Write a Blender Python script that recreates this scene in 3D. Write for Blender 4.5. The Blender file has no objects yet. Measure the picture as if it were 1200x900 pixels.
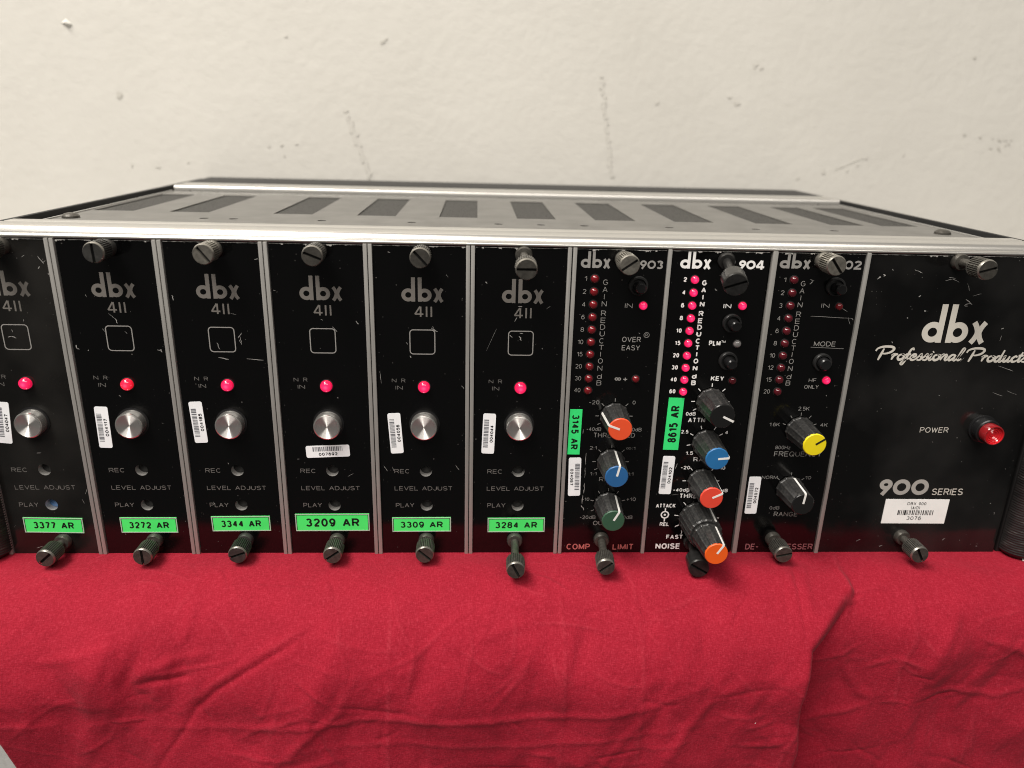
import bpy, bmesh, math, random
import numpy as np
from mathutils import Vector, Matrix, Quaternion

S = bpy.context.scene
COL = S.collection
MM = 0.001
R = math.radians

# ---------------------------------------------------------------- camera
cam = bpy.data.cameras.new('camera')
cam_o = bpy.data.objects.new('camera', cam); COL.objects.link(cam_o)
cam_o.location = (0.19258, -0.28151, 0.17540)
cam_o.rotation_euler = (1.2358, -0.0252, -0.0436)
cam.sensor_width = 36.0
cam.lens = 26.45
cam.clip_start = 0.01; cam.clip_end = 50
cam.dof.use_dof = True
cam.dof.focus_distance = 0.300
cam.dof.aperture_fstop = 9.0
S.camera = cam_o
S.cycles.filter_width = 1.05

# ---------------------------------------------------------------- world, lamps, exposure
W = bpy.data.worlds.new('World'); S.world = W; W.use_nodes = True
W.node_tree.nodes['Background'].inputs[0].default_value = (1.0, 0.96, 0.90, 1)
W.node_tree.nodes['Background'].inputs[1].default_value = 0.06

def lamp(name, loc, target, sx, sy, power, col=(1, 0.95, 0.88)):
    l = bpy.data.lights.new(name, 'AREA'); l.shape = 'RECTANGLE'
    l.size = sx; l.size_y = sy; l.energy = power; l.color = col
    o = bpy.data.objects.new(name, l); COL.objects.link(o)
    o.location = loc
    d = Vector(target) - Vector(loc)
    o.rotation_euler = d.to_track_quat('-Z', 'Y').to_euler()
    return o
lamp('ceiling_or_fill_lamp', (-0.45, -0.42, 1.55), (0.10, -0.10, 0), 1.2, 0.5, 47)
lamp('ceiling_or_fill_lamp', (0.25, -2.1, 2.15), (0.25, -0.1, 0.1), 3.4, 0.9, 70)  # front fill lamp, added to brighten panels, cloth and wall

S.view_settings.view_transform = 'Standard'
S.view_settings.look = 'None'
S.view_settings.exposure = 0.0
S.view_settings.gamma = 1.0

# ---------------------------------------------------------------- materials
def mat(name, base=(0.5, 0.5, 0.5), rough=0.5, metal=0.0, spec=0.5, emit=None, estr=0.0, coat=0.0):
    m = bpy.data.materials.new(name); m.use_nodes = True
    b = m.node_tree.nodes['Principled BSDF']
    b.inputs['Base Color'].default_value = (*base, 1)
    b.inputs['Roughness'].default_value = rough
    b.inputs['Metallic'].default_value = metal
    b.inputs['Specular IOR Level'].default_value = spec
    b.inputs['Coat Weight'].default_value = coat
    if emit:
        b.inputs['Emission Color'].default_value = (*emit, 1)
        b.inputs['Emission Strength'].default_value = estr
    return m
def nodes(m): return m.node_tree.nodes, m.node_tree.links, m.node_tree.nodes['Principled BSDF']
def noise(m, scale, detail=4, rough=0.6, vec=None):
    n, l, b = nodes(m)
    t = n.new('ShaderNodeTexNoise'); t.inputs['Scale'].default_value = scale
    t.inputs['Detail'].default_value = detail; t.inputs['Roughness'].default_value = rough
    if vec is None:
        g = n.new('ShaderNodeNewGeometry'); vec = g.outputs['Position']
    l.new(vec, t.inputs['Vector'])
    return t
def ramp(m, src, stops):
    n, l, b = nodes(m)
    r = n.new('ShaderNodeValToRGB'); l.new(src, r.inputs[0])
    e = r.color_ramp.elements
    while len(e) < len(stops): e.new(0.5)
    for k, (p, c) in enumerate(stops):
        e[k].position = p
        e[k].color = (*c, 1) if isinstance(c, tuple) else (c, c, c, 1)
    return r
def bump(m, src, dist, strength=1.0, prev=None):
    n, l, b = nodes(m)
    u = n.new('ShaderNodeBump'); u.inputs['Distance'].default_value = dist
    u.inputs['Strength'].default_value = strength
    l.new(src, u.inputs['Height'])
    if prev: l.new(prev.outputs[0], u.inputs['Normal'])
    l.new(u.outputs[0], b.inputs['Normal'])
    return u
def stretch(m, sx, sy, sz):
    n, l, b = nodes(m)
    g = n.new('ShaderNodeNewGeometry'); v = n.new('ShaderNodeVectorMath'); v.operation = 'MULTIPLY'
    l.new(g.outputs['Position'], v.inputs[0]); v.inputs[1].default_value = (sx, sy, sz)
    return v.outputs[0]
def mix(m, fac, a, b_):
    n, l, b = nodes(m)
    x = n.new('ShaderNodeMix'); x.data_type = 'RGBA'
    l.new(fac, x.inputs['Factor'])
    for s, k in ((a, 'A'), (b_, 'B')):
        sock = [i for i in x.inputs if i.name == k and i.type == 'RGBA'][0]
        if hasattr(s, 'links'): l.new(s, sock)
        else: sock.default_value = (*s, 1)
    return [o for o in x.outputs if o.type == 'RGBA'][0]

def m_panel(name, base, smear, sheen_col=None):
    """black anodised or painted panel: glossy, finger smears in the gloss, dust specks"""
    m = mat(name, base, 0.2)
    n, l, b = nodes(m)
    t = noise(m, 34, 5, 0.65)
    r = ramp(m, t.outputs[0], [(0.36, 0.10), (0.52, 0.14), (0.70, smear)])
    l.new(r.outputs[0], b.inputs['Roughness'])
    v = n.new('ShaderNodeTexVoronoi'); v.inputs['Scale'].default_value = 330
    g = n.new('ShaderNodeNewGeometry'); l.new(g.outputs['Position'], v.inputs['Vector'])
    d = ramp(m, v.outputs['Distance'], [(0.05, 1.0), (0.10, 0.0)])
    k = noise(m, 140, 2); kk = ramp(m, k.outputs[0], [(0.56, 0.0), (0.64, 0.8)])
    mu = n.new('ShaderNodeMath'); mu.operation = 'MULTIPLY'
    l.new(d.outputs[0], mu.inputs[0]); l.new(kk.outputs[0], mu.inputs[1])
    under = base
    if sheen_col:  # soft grey reflections painted into the base colour
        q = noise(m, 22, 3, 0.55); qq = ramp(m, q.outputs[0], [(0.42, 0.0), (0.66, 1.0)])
        under = mix(m, qq.outputs[0], base, sheen_col)
    c = mix(m, mu.outputs[0], under, (0.16, 0.15, 0.14))
    l.new(c, b.inputs['Base Color'])
    f = noise(m, 2600, 2); bump(m, f.outputs[0], 0.00002, 0.25)
    return m
M = {}
M['panel'] = m_panel('black_anodised_panel', (0.002, 0.002, 0.0021), 0.22)
M['panel_ps'] = m_panel('black_painted_panel', (0.003, 0.003, 0.003), 0.32, (0.014, 0.0135, 0.013))  # last colour: grey reflection swirls painted on the power panel
M['panel_sheen'] = m_panel('black_panel_with_painted_sheen', (0.006, 0.0057, 0.0053), 0.34, (0.018, 0.017, 0.0155))  # first module: grey reflected sheen put into the paint colour
M['scratch'] = mat('bare_scratch', (0.34, 0.33, 0.315), 0.5)
M['edge'] = mat('worn_bare_edge', (0.72, 0.70, 0.66), 0.45, 0.3)
M['dark'] = mat('dark_interior', (0.004, 0.004, 0.004), 0.6)

def m_alu(name, base, metal, rough, sv, amp=0.0):
    m = mat(name, base, rough, metal)
    n, l, b = nodes(m)
    t = noise(m, 1.0, 3, 0.6, stretch(m, *sv))
    r = ramp(m, t.outputs[0], [(0.3, tuple(c * 0.86 for c in base)), (0.7, tuple(min(1, c * 1.08) for c in base))])
    l.new(r.outputs[0], b.inputs['Base Color'])
    bump(m, t.outputs[0], 0.00003, 0.35)
    return m
M['rail'] = m_alu('side_rail_aluminium', (0.40, 0.388, 0.365), 0.45, 0.44, (2500, 2500, 60))
M['front_rail'] = m_alu('extruded_aluminium', (0.50, 0.485, 0.455), 0.68, 0.28, (12, 2200, 2200))
M['alu'] = m_alu('aluminium_edge', (0.5, 0.49, 0.47), 0.6, 0.4, (800, 800, 800))

m = mat('grey_cover_paint', (0.235, 0.225, 0.205), 0.5, 0, 0.35)
n, l, b = nodes(m)
t = noise(m, 60, 6, 0.7); t2 = noise(m, 1500, 2)
r = ramp(m, t.outputs[0], [(0.35, (0.108, 0.104, 0.096)), (0.65, (0.145, 0.140, 0.129))])
l.new(r.outputs[0], b.inputs['Base Color']); bump(m, t2.outputs[0], 0.00004, 0.4)
M['cover'] = m

m = mat('vent_mesh', (0.06, 0.058, 0.055), 0.8, 0, 0.15)
n, l, b = nodes(m)
v = n.new('ShaderNodeTexVoronoi'); v.inputs['Scale'].default_value = 900; v.inputs['Randomness'].default_value = 0.45
g = n.new('ShaderNodeNewGeometry'); l.new(g.outputs['Position'], v.inputs['Vector'])
r = ramp(m, v.outputs['Distance'], [(0.30, (0.004, 0.004, 0.004)), (0.46, (0.060, 0.058, 0.054))])
l.new(r.outputs[0], b.inputs['Base Color'])
M['mesh'] = m

m = mat('black_chassis_paint', (0.014, 0.014, 0.014), 0.55, 0, 0.3)
t = noise(m, 900, 2); bump(m, t.outputs[0], 0.00005, 0.4)
M['chassis'] = m
m = mat('black_ribbed_handle', (0.014, 0.0135, 0.013), 0.42)
n, l, b = nodes(m)
t = noise(m, 1.0, 3, 0.6, stretch(m, 120, 120, 900))
r = ramp(m, t.outputs[0], [(0.4, (0.010, 0.010, 0.010)), (0.62, (0.020, 0.019, 0.018)), (0.78, (0.10, 0.095, 0.09))])
l.new(r.outputs[0], b.inputs['Base Color']); bump(m, t.outputs[0], 0.0003, 0.5)
M['handle'] = m

def m_screw(name, base, rough):
    m = mat(name, base, rough, 0.55)
    n, l, b = nodes(m)
    t = noise(m, 500, 4, 0.7)
    r = ramp(m, t.outputs[0], [(0.35, tuple(c * 0.55 for c in base)), (0.66, base), (0.85, tuple(c * 2.4 for c in base))])
    l.new(r.outputs[0], b.inputs['Base Color']); bump(m, t.outputs[0], 0.00005, 0.5)
    return m
M['screw'] = m_screw('aged_black_oxide_screw', (0.105, 0.098, 0.086), 0.4)
M['screw_light'] = m_screw('worn_nickel_screw', (0.24, 0.225, 0.195), 0.33)
M['screw_black'] = m_screw('glossy_black_screw', (0.045, 0.044, 0.043), 0.28)
M['screw_rim'] = mat('worn_screw_rim', (0.30, 0.285, 0.255), 0.36, 0.8)
M['knurl_dark'] = mat('worn_dark_knurl', (0.15, 0.145, 0.13), 0.38, 0.7)
M['knurl_black'] = mat('black_knurl', (0.035, 0.034, 0.032), 0.35, 0.5)
M['knurl_light'] = mat('worn_bright_knurl', (0.42, 0.40, 0.35), 0.34, 0.8)

m = mat('spun_aluminium', (0.80, 0.78, 0.75), 0.30, 1.0)
n, l, b = nodes(m)
b.inputs['Anisotropic'].default_value = 0.9; b.inputs['Anisotropic Rotation'].default_value = 0.25; b.inputs['Metallic'].default_value = 0.85
tg = n.new('ShaderNodeTangent'); tg.direction_type = 'RADIAL'; tg.axis = 'Y'
l.new(tg.outputs[0], b.inputs['Tangent'])
b.inputs['Metallic'].default_value = 0.92; b.inputs['Roughness'].default_value = 0.50; b.inputs['Anisotropic'].default_value = 1.0; b.inputs['Base Color'].default_value = (0.97, 0.95, 0.92, 1)
M['spun'] = m
M['bright'] = mat('polished_aluminium', (0.78, 0.76, 0.72), 0.22, 0.9)

def m_lit(name, c, s, radius):
    m = mat(name, (0.5, 0.01, 0.04), 0.12, 0, 0.5, c, s, 0.6)
    n, l, b = nodes(m)
    tc = n.new('ShaderNodeTexCoord'); ln = n.new('ShaderNodeVectorMath'); ln.operation = 'MULTIPLY'
    l.new(tc.outputs['Object'], ln.inputs[0]); ln.inputs[1].default_value = (1, 0, 1)
    le = n.new('ShaderNodeVectorMath'); le.operation = 'LENGTH'; l.new(ln.outputs[0], le.inputs[0])
    sc_ = n.new('ShaderNodeMath'); sc_.operation = 'MULTIPLY'; sc_.inputs[1].default_value = 1 / radius; l.new(le.outputs['Value'], sc_.inputs[0])
    r = ramp(m, sc_.outputs[0], [(0.0, (1.0, c[1] + .10, c[2] + .17)), (0.45, (1.0, c[1] + .015, c[2] + .03)), (1.0, (0.62, c[1], c[2] * .55))])
    l.new(r.outputs[0], b.inputs['Emission Color'])
    return m
M['led_pink'] = m_lit('lit_pink_led', (1.0, 0.004, 0.115), 1.0, 0.0016)
M['led_pink_big'] = m_lit('lit_pink_lamp', (1.0, 0.004, 0.10), 1.0, 0.00235)
M['led_red'] = m_lit('lit_red_led', (1.0, 0.006, 0.028), 1.0, 0.00235)
M['led_off'] = mat('unlit_red_led', (0.16, 0.008, 0.012), 0.10, 0, 0.5, None, 0, 0.8)
M['led_dark'] = mat('unlit_dark_red_led', (0.085, 0.007, 0.012), 0.10, 0, 0.5, None, 0, 0.7)
M['led_clear'] = mat('unlit_clear_led', (0.26, 0.25, 0.245), 0.12, 0, 0.5, None, 0, 0.7)

def ink(name, c): return mat(name, c, 0.55, 0, 0.3)
M['ink_grey'] = ink('grey_ink', (0.155, 0.143, 0.13))
M['ink_dim'] = ink('dim_grey_ink', (0.145, 0.138, 0.13))
M['ink_scale'] = ink('scale_ink', (0.24, 0.235, 0.225))
M['ink_mid'] = ink('light_grey_ink', (0.29, 0.28, 0.265))
M['ink_series'] = ink('series_ink', (0.38, 0.365, 0.34))
M['ink_white'] = ink('white_ink', (0.86, 0.85, 0.83))
M['ink_red'] = ink('salmon_ink', (0.46, 0.125, 0.115))
M['ink_rose'] = ink('dull_rose_ink', (0.30, 0.105, 0.115))
M['ink_cream'] = ink('cream_ink', (0.60, 0.57, 0.51))
M['ink_black'] = ink('black_print', (0.006, 0.010, 0.007))
M['bar_ink'] = ink('grey_barcode_print', (0.16, 0.165, 0.18))
M['bar_ink_black'] = ink('black_barcode_print', (0.015, 0.015, 0.015))
def m_paper(name, c, rough):
    m = mat(name, c, rough)
    n, l, b = nodes(m)
    t = noise(m, 90, 4, 0.6)
    r = ramp(m, t.outputs[0], [(0.3, tuple(x * 0.93 for x in c)), (0.7, tuple(min(1, x * 1.04) for x in c))])
    l.new(r.outputs[0], b.inputs['Base Color'])
    return m
M['white_label'] = m_paper('white_glossy_label', (0.92, 0.93, 0.95), 0.3)
M['paper_label'] = m_paper('white_paper_label', (0.90, 0.90, 0.88), 0.6)
M['green'] = m_paper('green_tape', (0.075, 0.84, 0.165), 0.35)
M['green_deep'] = m_paper('mint_green_tape', (0.045, 0.80, 0.21), 0.35)
M['green_edge'] = mat('pale_tape_edge', (0.42, 0.52, 0.42), 0.4)

m = mat('black_knob_plastic', (0.020, 0.020, 0.020), 0.40)
n, l, b = nodes(m)
t = noise(m, 800, 4, 0.7)
r = ramp(m, t.outputs[0], [(0.45, (0.017, 0.017, 0.017)), (0.75, (0.05, 0.048, 0.045))])
l.new(r.outputs[0], b.inputs['Base Color']); bump(m, t.outputs[0], 0.00006, 0.5)
M['knob'] = m
M['button'] = mat('black_button_plastic', (0.010, 0.010, 0.0105), 0.26)
M['bezel'] = mat('black_button_bezel', (0.016, 0.016, 0.016), 0.34)
M['cap_red'] = m_paper('red_orange_cap', (0.80, 0.088, 0.028), 0.42)
M['cap_red2'] = m_paper('coral_red_cap', (0.74, 0.064, 0.036), 0.42)
M['cap_orange'] = m_paper('orange_cap', (0.84, 0.115, 0.012), 0.42)
M['cap_blue'] = m_paper('blue_cap', (0.022, 0.115, 0.30), 0.42)
M['cap_blue2'] = m_paper('bright_blue_cap', (0.020, 0.145, 0.36), 0.42)
M['cap_green'] = m_paper('dark_green_cap', (0.034, 0.090, 0.052), 0.42)
M['cap_yellow'] = m_paper('yellow_cap', (0.84, 0.68, 0.012), 0.42)
M['cap_black'] = mat('black_cap', (0.011, 0.011, 0.011), 0.22)
M['pointer'] = mat('white_pointer', (0.80, 0.79, 0.76), 0.4)
M['pointer_black'] = mat('black_pointer', (0.02, 0.02, 0.012), 0.4)
M['blue_trim'] = mat('blue_trimmer', (0.06, 0.16, 0.36), 0.35)
m = mat('red_lens', (0.50, 0.012, 0.018), 0.16, 0, 0.5, (0.8, 0.01, 0.012), 0.02, 0.5)
M['lens'] = m
m = mat('red_lens_rim', (0.24, 0.012, 0.015), 0.10, 0, 0.5, None, 0, 0.9)
M['lens_rim'] = m

# wall paint with orange-peel texture
m = mat('beige_wall_paint', (0.66, 0.615, 0.535), 0.65)
n, l, b = nodes(m)
t = noise(m, 150, 4, 0.55); t2 = noise(m, 22, 3, 0.5); t3 = noise(m, 9, 4, 0.6)
mx = n.new('ShaderNodeMath'); mx.operation = 'MULTIPLY_ADD'
l.new(t2.outputs[0], mx.inputs[0]); mx.inputs[1].default_value = 1.4; l.new(t.outputs[0], mx.inputs[2])
bump(m, mx.outputs[0], 0.0012, 0.27)
r = ramp(m, t3.outputs[0], [(0.30, (0.57, 0.549, 0.503)), (0.70, (0.61, 0.589, 0.543))])
l.new(r.outputs[0], b.inputs['Base Color'])
M['wall'] = m
M['scuff'] = mat('grey_scuff', (0.548, 0.527, 0.482), 0.7)
M['scuff_dark'] = mat('dark_scuff', (0.485, 0.465, 0.42), 0.7)
M['scuff_light'] = mat('plaster_chip', (0.66, 0.64, 0.59), 0.8)

m = mat('grey_laminate', (0.47, 0.465, 0.45), 0.5)
n, l, b = nodes(m)
t = noise(m, 400, 4, 0.6)
r = ramp(m, t.outputs[0], [(0.35, (0.43, 0.425, 0.41)), (0.65, (0.51, 0.505, 0.49))])
l.new(r.outputs[0], b.inputs['Base Color'])
M['desk'] = m

# red cotton: fine weave, nap and slight mottling
m = mat('red_cotton', (0.50, 0.014, 0.036), 0.85, 0, 0.15)
n, l, b = nodes(m)
b.inputs['Sheen Weight'].default_value = 0.10; b.inputs['Sheen Roughness'].default_value = 0.5
b.inputs['Sheen Tint'].default_value = (1.0, 0.35, 0.40, 1)
t2 = noise(m, 60, 4, 0.6); t3 = noise(m, 420, 3, 0.65)
ta = noise(m, 1.0, 2, 0.6, stretch(m, 650, 2600, 2600)); tb = noise(m, 1.0, 2, 0.6, stretch(m, 2600, 650, 650))
av = n.new('ShaderNodeMath'); av.operation = 'ADD'; l.new(ta.outputs[0], av.inputs[0]); l.new(tb.outputs[0], av.inputs[1])
t = n.new('ShaderNodeMath'); t.operation = 'MULTIPLY'; t.inputs[1].default_value = 0.5; l.new(av.outputs[0], t.inputs[0])
r = ramp(m, t.outputs[0], [(0.36, (0.235, 0.0056, 0.0162)), (0.52, (0.286, 0.0088, 0.0235)), (0.68, (0.35, 0.022, 0.041))])
r2 = ramp(m, t2.outputs[0], [(0.3, (0.88, 0.88, 0.88)), (0.7, (1.0, 1.0, 1.0))])
x = n.new('ShaderNodeMix'); x.data_type = 'RGBA'; x.blend_type = 'MULTIPLY'; x.inputs['Factor'].default_value = 1
ia = [i for i in x.inputs if i.type == 'RGBA']
l.new(r.outputs[0], ia[0]); l.new(r2.outputs[0], ia[1])
at = n.new('ShaderNodeAttribute'); at.attribute_name = 'wear'                  # dye rubbed pale along old creases
wk = noise(m, 90, 3, 0.6); wr_ = ramp(m, wk.outputs[0], [(0.40, 0.02), (0.66, 0.34)])
wm = n.new('ShaderNodeMath'); wm.operation = 'MULTIPLY'; l.new(at.outputs['Fac'], wm.inputs[0]); l.new(wr_.outputs[0], wm.inputs[1])
l.new(mix(m, wm.outputs[0], [o for o in x.outputs if o.type == 'RGBA'][0], (0.50, 0.060, 0.085)), b.inputs['Base Color'])
b1 = bump(m, t.outputs[0], 0.00022, 0.8)
bump(m, t3.outputs[0], 0.0004, 0.6, b1)
M['cloth'] = m
M['lint'] = mat('white_lint', (0.75, 0.72, 0.70), 0.8)

# ---------------------------------------------------------------- mesh helpers (everything below in millimetres)
class MB:
    def __init__(s): s.v = []; s.f = []; s.m = []; s.k = 0
    def add(s, vs, fs, mi=0):
        o = len(s.v); s.v += [tuple(v) for v in vs]
        for f in fs: s.f.append([i + o for i in f]); s.m.append(mi)
    def box(s, x0, x1, y0, y1, z0, z1, mi=0, c=0.0):
        if c <= 0:
            vs = [(x, y, z) for x in (x0, x1) for y in (y0, y1) for z in (z0, z1)]
            s.add(vs, [(0, 1, 3, 2), (4, 6, 7, 5), (0, 4, 5, 1), (2, 3, 7, 6), (0, 2, 6, 4), (1, 5, 7, 3)], mi)
        else:
            bm = bmesh.new(); bmesh.ops.create_cube(bm, size=1)
            for v in bm.verts:
                v.co = Vector(((x0 + x1) / 2 + v.co.x * (x1 - x0), (y0 + y1) / 2 + v.co.y * (y1 - y0), (z0 + z1) / 2 + v.co.z * (z1 - z0)))
            bmesh.ops.bevel(bm, geom=bm.edges[:], offset=c, segments=2, affect='EDGES', profile=0.6)
            s.bm(bm, mi)
    def bm(s, bm, mi=0):
        bm.verts.index_update()
        s.add([v.co[:] for v in bm.verts], [[v.index for v in f.verts] for f in bm.faces], mi); bm.free()
    def lathe(s, prof, seg=40, x=0, z=0, mi=0, cap0=False, cap1=True, mod=None, y0=0, mcol=None):
        """prof: list of (radius, y); axis along y. mod(j) multiplies the radius of column j."""
        vs = []; n = len(prof)
        for (r, y) in prof:
            for j in range(seg):
                a = 2 * math.pi * j / seg
                k = mod(j, r, y) if mod else 1
                vs.append((x + r * k * math.cos(a), y + y0, z + r * k * math.sin(a)))
        fs = []
        for i in range(n - 1):
            for j in range(seg):
                j2 = (j + 1) % seg
                fs.append((i * seg + j, i * seg + j2, (i + 1) * seg + j2, (i + 1) * seg + j))
        if cap0: fs.append(tuple(range(seg - 1, -1, -1)))
        if cap1: fs.append(tuple((n - 1) * seg + j for j in range(seg)))
        k0 = len(s.m); s.add(vs, fs, mi)
        if mcol:
            for i in range(n - 1):
                for j in range(seg): s.m[k0 + i * seg + j] = mcol(j)
    def quadstrip(s, pts, w, y=None, closed=False, mi=0, ww=None):
        """flat ribbon in the xz plane along pts"""
        if y is None: y = s.ink()
        n = len(pts); L = []
        nrm = []
        for i in range(n if closed else n - 1):
            p, q = pts[i], pts[(i + 1) % n]; d = math.hypot(q[0] - p[0], q[1] - p[1]) or 1e-9
            nrm.append((-(q[1] - p[1]) / d, (q[0] - p[0]) / d))
        for i in range(n):
            if closed: a, c = nrm[i - 1], nrm[i]
            else: a, c = nrm[max(i - 1, 0)], nrm[min(i, n - 2)]
            mx, mz = a[0] + c[0], a[1] + c[1]; k = 2 / max(mx * mx + mz * mz, 1.1)
            h = (ww[i] if ww else w) / 2
            nx, nz = mx * k * h, mz * k * h
            L.append((pts[i][0] + nx, y, pts[i][1] + nz)); L.append((pts[i][0] - nx, y, pts[i][1] - nz))
        fs = [(2 * i, 2 * i + 1, 2 * i + 3, 2 * i + 2) for i in range(n - 1)]
        if closed: fs.append((2 * n - 2, 2 * n - 1, 1, 0))
        s.add(L, fs, mi)
    def poly(s, pts, y=None, mi=0):
        if y is None: y = s.ink()
        s.add([(p[0], y, p[1]) for p in pts], [tuple(range(len(pts)))], mi)
    def ink(s):
        s.k += 1
        return s.base - 0.004 * (s.k % 14)
    base = -0.03
    def build(s, name, mats, parent=None, loc=(0, 0, 0), smooth=True, angle=35):
        me = s.mesh(name, mats, smooth, angle)
        return put(name, me, parent, loc)
    def mesh(s, name, mats, smooth=True, angle=35):
        me = bpy.data.meshes.new(name)
        me.from_pydata([(x * MM, y * MM, z * MM) for x, y, z in s.v], [], s.f)
        if not isinstance(mats, (list, tuple)): mats = [mats]
        for q in mats: me.materials.append(q)
        me.polygons.foreach_set('material_index', s.m)
        bm = bmesh.new(); bm.from_mesh(me)
        bmesh.ops.recalc_face_normals(bm, faces=bm.faces[:]); bm.to_mesh(me); bm.free()
        if smooth:
            me.polygons.foreach_set('use_smooth', [True] * len(me.polygons))
            me.set_sharp_from_angle(angle=R(angle))
        me.update()
        return me
def put(name, me, parent=None, loc=(0, 0, 0)):
    o = bpy.data.objects.new(name, me); COL.objects.link(o)
    o.location = [c * MM for c in loc]
    if parent: o.parent = parent
    return o
def thing(name, label, cat, loc=(0, 0, 0), group=None):
    o = bpy.data.objects.new(name, None); COL.objects.link(o)
    o.empty_display_size = 0.01; o.location = [c * MM for c in loc]
    tag(o, label, cat, group); return o
def tag(o, label, cat, group=None):
    o['label'] = label; o['category'] = cat
    if group: o['group'] = group

# lettering: a plain grotesque drawn as strokes, fitted into a box on the panel
def A_(cx, cz, rx, rz, a0, a1, n=12):
    return [(cx + rx * math.cos(R(a0 + (a1 - a0) * i / n)), cz + rz * math.sin(R(a0 + (a1 - a0) * i / n))) for i in range(n + 1)]
O_ = A_(.5, .5, .5, .5, 0, 345, 23)
FONT = {
 'A': (.76, [[(0, 0), (.5, 1), (1, 0)], [(.2, .33), (.8, .33)]]), 'B': (.68, [[(0, 0), (0, 1), (.6, 1)] + A_(.6, .765, .36, .235, 80, -80, 8) + [(.6, .53), (.05, .53)], [(.6, .53)] + A_(.62, .265, .38, .265, 85, -85, 8) + [(.6, 0), (0, 0)]]),
 'C': (.74, [A_(.5, .5, .5, .5, 48, 312, 18)]), 'D': (.72, [[(0, 0), (0, 1), (.4, 1)] + A_(.42, .5, .58, .5, 85, -85, 12) + [(.4, 0), (0, 0)]]),
 'E': (.62, [[(1, 1), (0, 1), (0, 0), (1, 0)], [(0, .52), (.92, .52)]]), 'F': (.58, [[(1, 1), (0, 1), (0, 0)], [(0, .5), (.88, .5)]]),
 'G': (.78, [A_(.5, .5, .5, .5, 48, 335, 18) + [(1, .46), (.56, .46)]]), 'H': (.72, [[(0, 0), (0, 1)], [(1, 0), (1, 1)], [(0, .52), (1, .52)]]), 'I': (0, [[(.5, 0), (.5, 1)]]),
 'J': (.54, [[(1, 1), (1, .3)] + A_(.5, .3, .5, .3, 0, -170, 10)]), 'K': (.7, [[(0, 0), (0, 1)], [(1, 1), (0, .36)], [(.36, .6), (1, 0)]]), 'L': (.56, [[(0, 1), (0, 0), (1, 0)]]),
 'M': (.86, [[(0, 0), (0, 1), (.5, .08), (1, 1), (1, 0)]]), 'N': (.74, [[(0, 0), (0, 1), (1, 0), (1, 1)]]), 'O': (.80, [O_ + ['c']]),
 'P': (.66, [[(0, 0), (0, 1), (.6, 1)] + A_(.6, .73, .4, .27, 80, -80, 8) + [(.6, .46), (0, .46)]]), 'R': (.70, [[(0, 0), (0, 1), (.6, 1)] + A_(.6, .745, .38, .255, 80, -80, 8) + [(.6, .49), (0, .49)], [(.55, .49), (1, 0)]]),
 'S': (.68, [A_(.5, .76, .46, .24, 25, 250, 12) + A_(.5, .255, .5, .255, 75, -155, 12)]), 'T': (.66, [[(0, 1), (1, 1)], [(.5, 1), (.5, 0)]]),
 'U': (.72, [[(0, 1), (0, .36)] + A_(.5, .36, .5, .36, 180, 360, 12) + [(1, 1)]]), 'V': (.74, [[(0, 1), (.5, 0), (1, 1)]]), 'W': (1.0, [[(0, 1), (.25, 0), (.5, .95), (.75, 0), (1, 1)]]),
 'X': (.72, [[(0, 1), (1, 0)], [(0, 0), (1, 1)]]), 'Y': (.72, [[(0, 1), (.5, .45), (1, 1)], [(.5, .45), (.5, 0)]]), 'Q': (.8, [O_ + ['c'], [(.6, .3), (1, 0)]]),
 'd': (.58, [A_(.48, .34, .48, .34, 0, 345, 20) + ['c'], [(1, 0), (1, 1)]]), 'z': (.5, [[(0, .66), (1, .66), (0, 0), (1, 0)]]),
 '0': (.58, [O_ + ['c']]), '1': (.30, [[(0, .74), (1, 1), (1, 0)]]), '2': (.56, [A_(.5, .72, .5, .28, 165, -25, 12) + [(0, 0), (1, 0)]]),
 '3': (.56, [A_(.48, .765, .44, .235, 155, -85, 12) + A_(.48, .27, .52, .27, 80, -155, 12)]), '4': (.60, [[(.74, 0), (.74, 1), (0, .28), (1, .28)]]),
 '5': (.56, [[(.92, 1), (.16, 1), (.08, .50)] + A_(.48, .33, .52, .33, 130, -150, 14)]), '6': (.56, [A_(.5, .32, .5, .32, 0, 345, 20) + ['c'], [(0, .36), (.06, .66), (.28, .94), (.56, 1), (.9, .84)]]),
 '7': (.54, [[(0, 1), (1, 1), (.36, 0)]]), '8': (.56, [A_(.5, .765, .44, .235, 0, 345, 18) + ['c'], A_(.5, .27, .5, .27, 0, 345, 18) + ['c']]), '9': (.56, [A_(.5, .68, .5, .32, 0, 345, 20) + ['c'], [(1, .64), (.94, .34), (.72, .06), (.44, 0), (.1, .16)]]),
 ':': (0, [[(.5, .06), (.5, .16)], [(.5, .55), (.5, .65)]]), '.': (0, [[(.5, -.02), (.5, .08)]]), '-': (.38, [[(0, .45), (1, .45)]]), '+': (.5, [[(0, .44), (1, .44)], [(.5, .04), (.5, .84)]]),
 '(': (.22, [A_(1, .5, 1, .6, 120, 240, 8)]), ')': (.22, [A_(0, .5, 1, .6, 60, -60, 8)]), '/': (.34, [[(0, 0), (1, 1)]]),
 '∞': (.95, [A_(.25, .42, .25, .26, 0, 345, 16) + ['c'], A_(.75, .42, .25, .26, 0, 345, 16) + ['c']]), ' ': (.30, [])}
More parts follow.
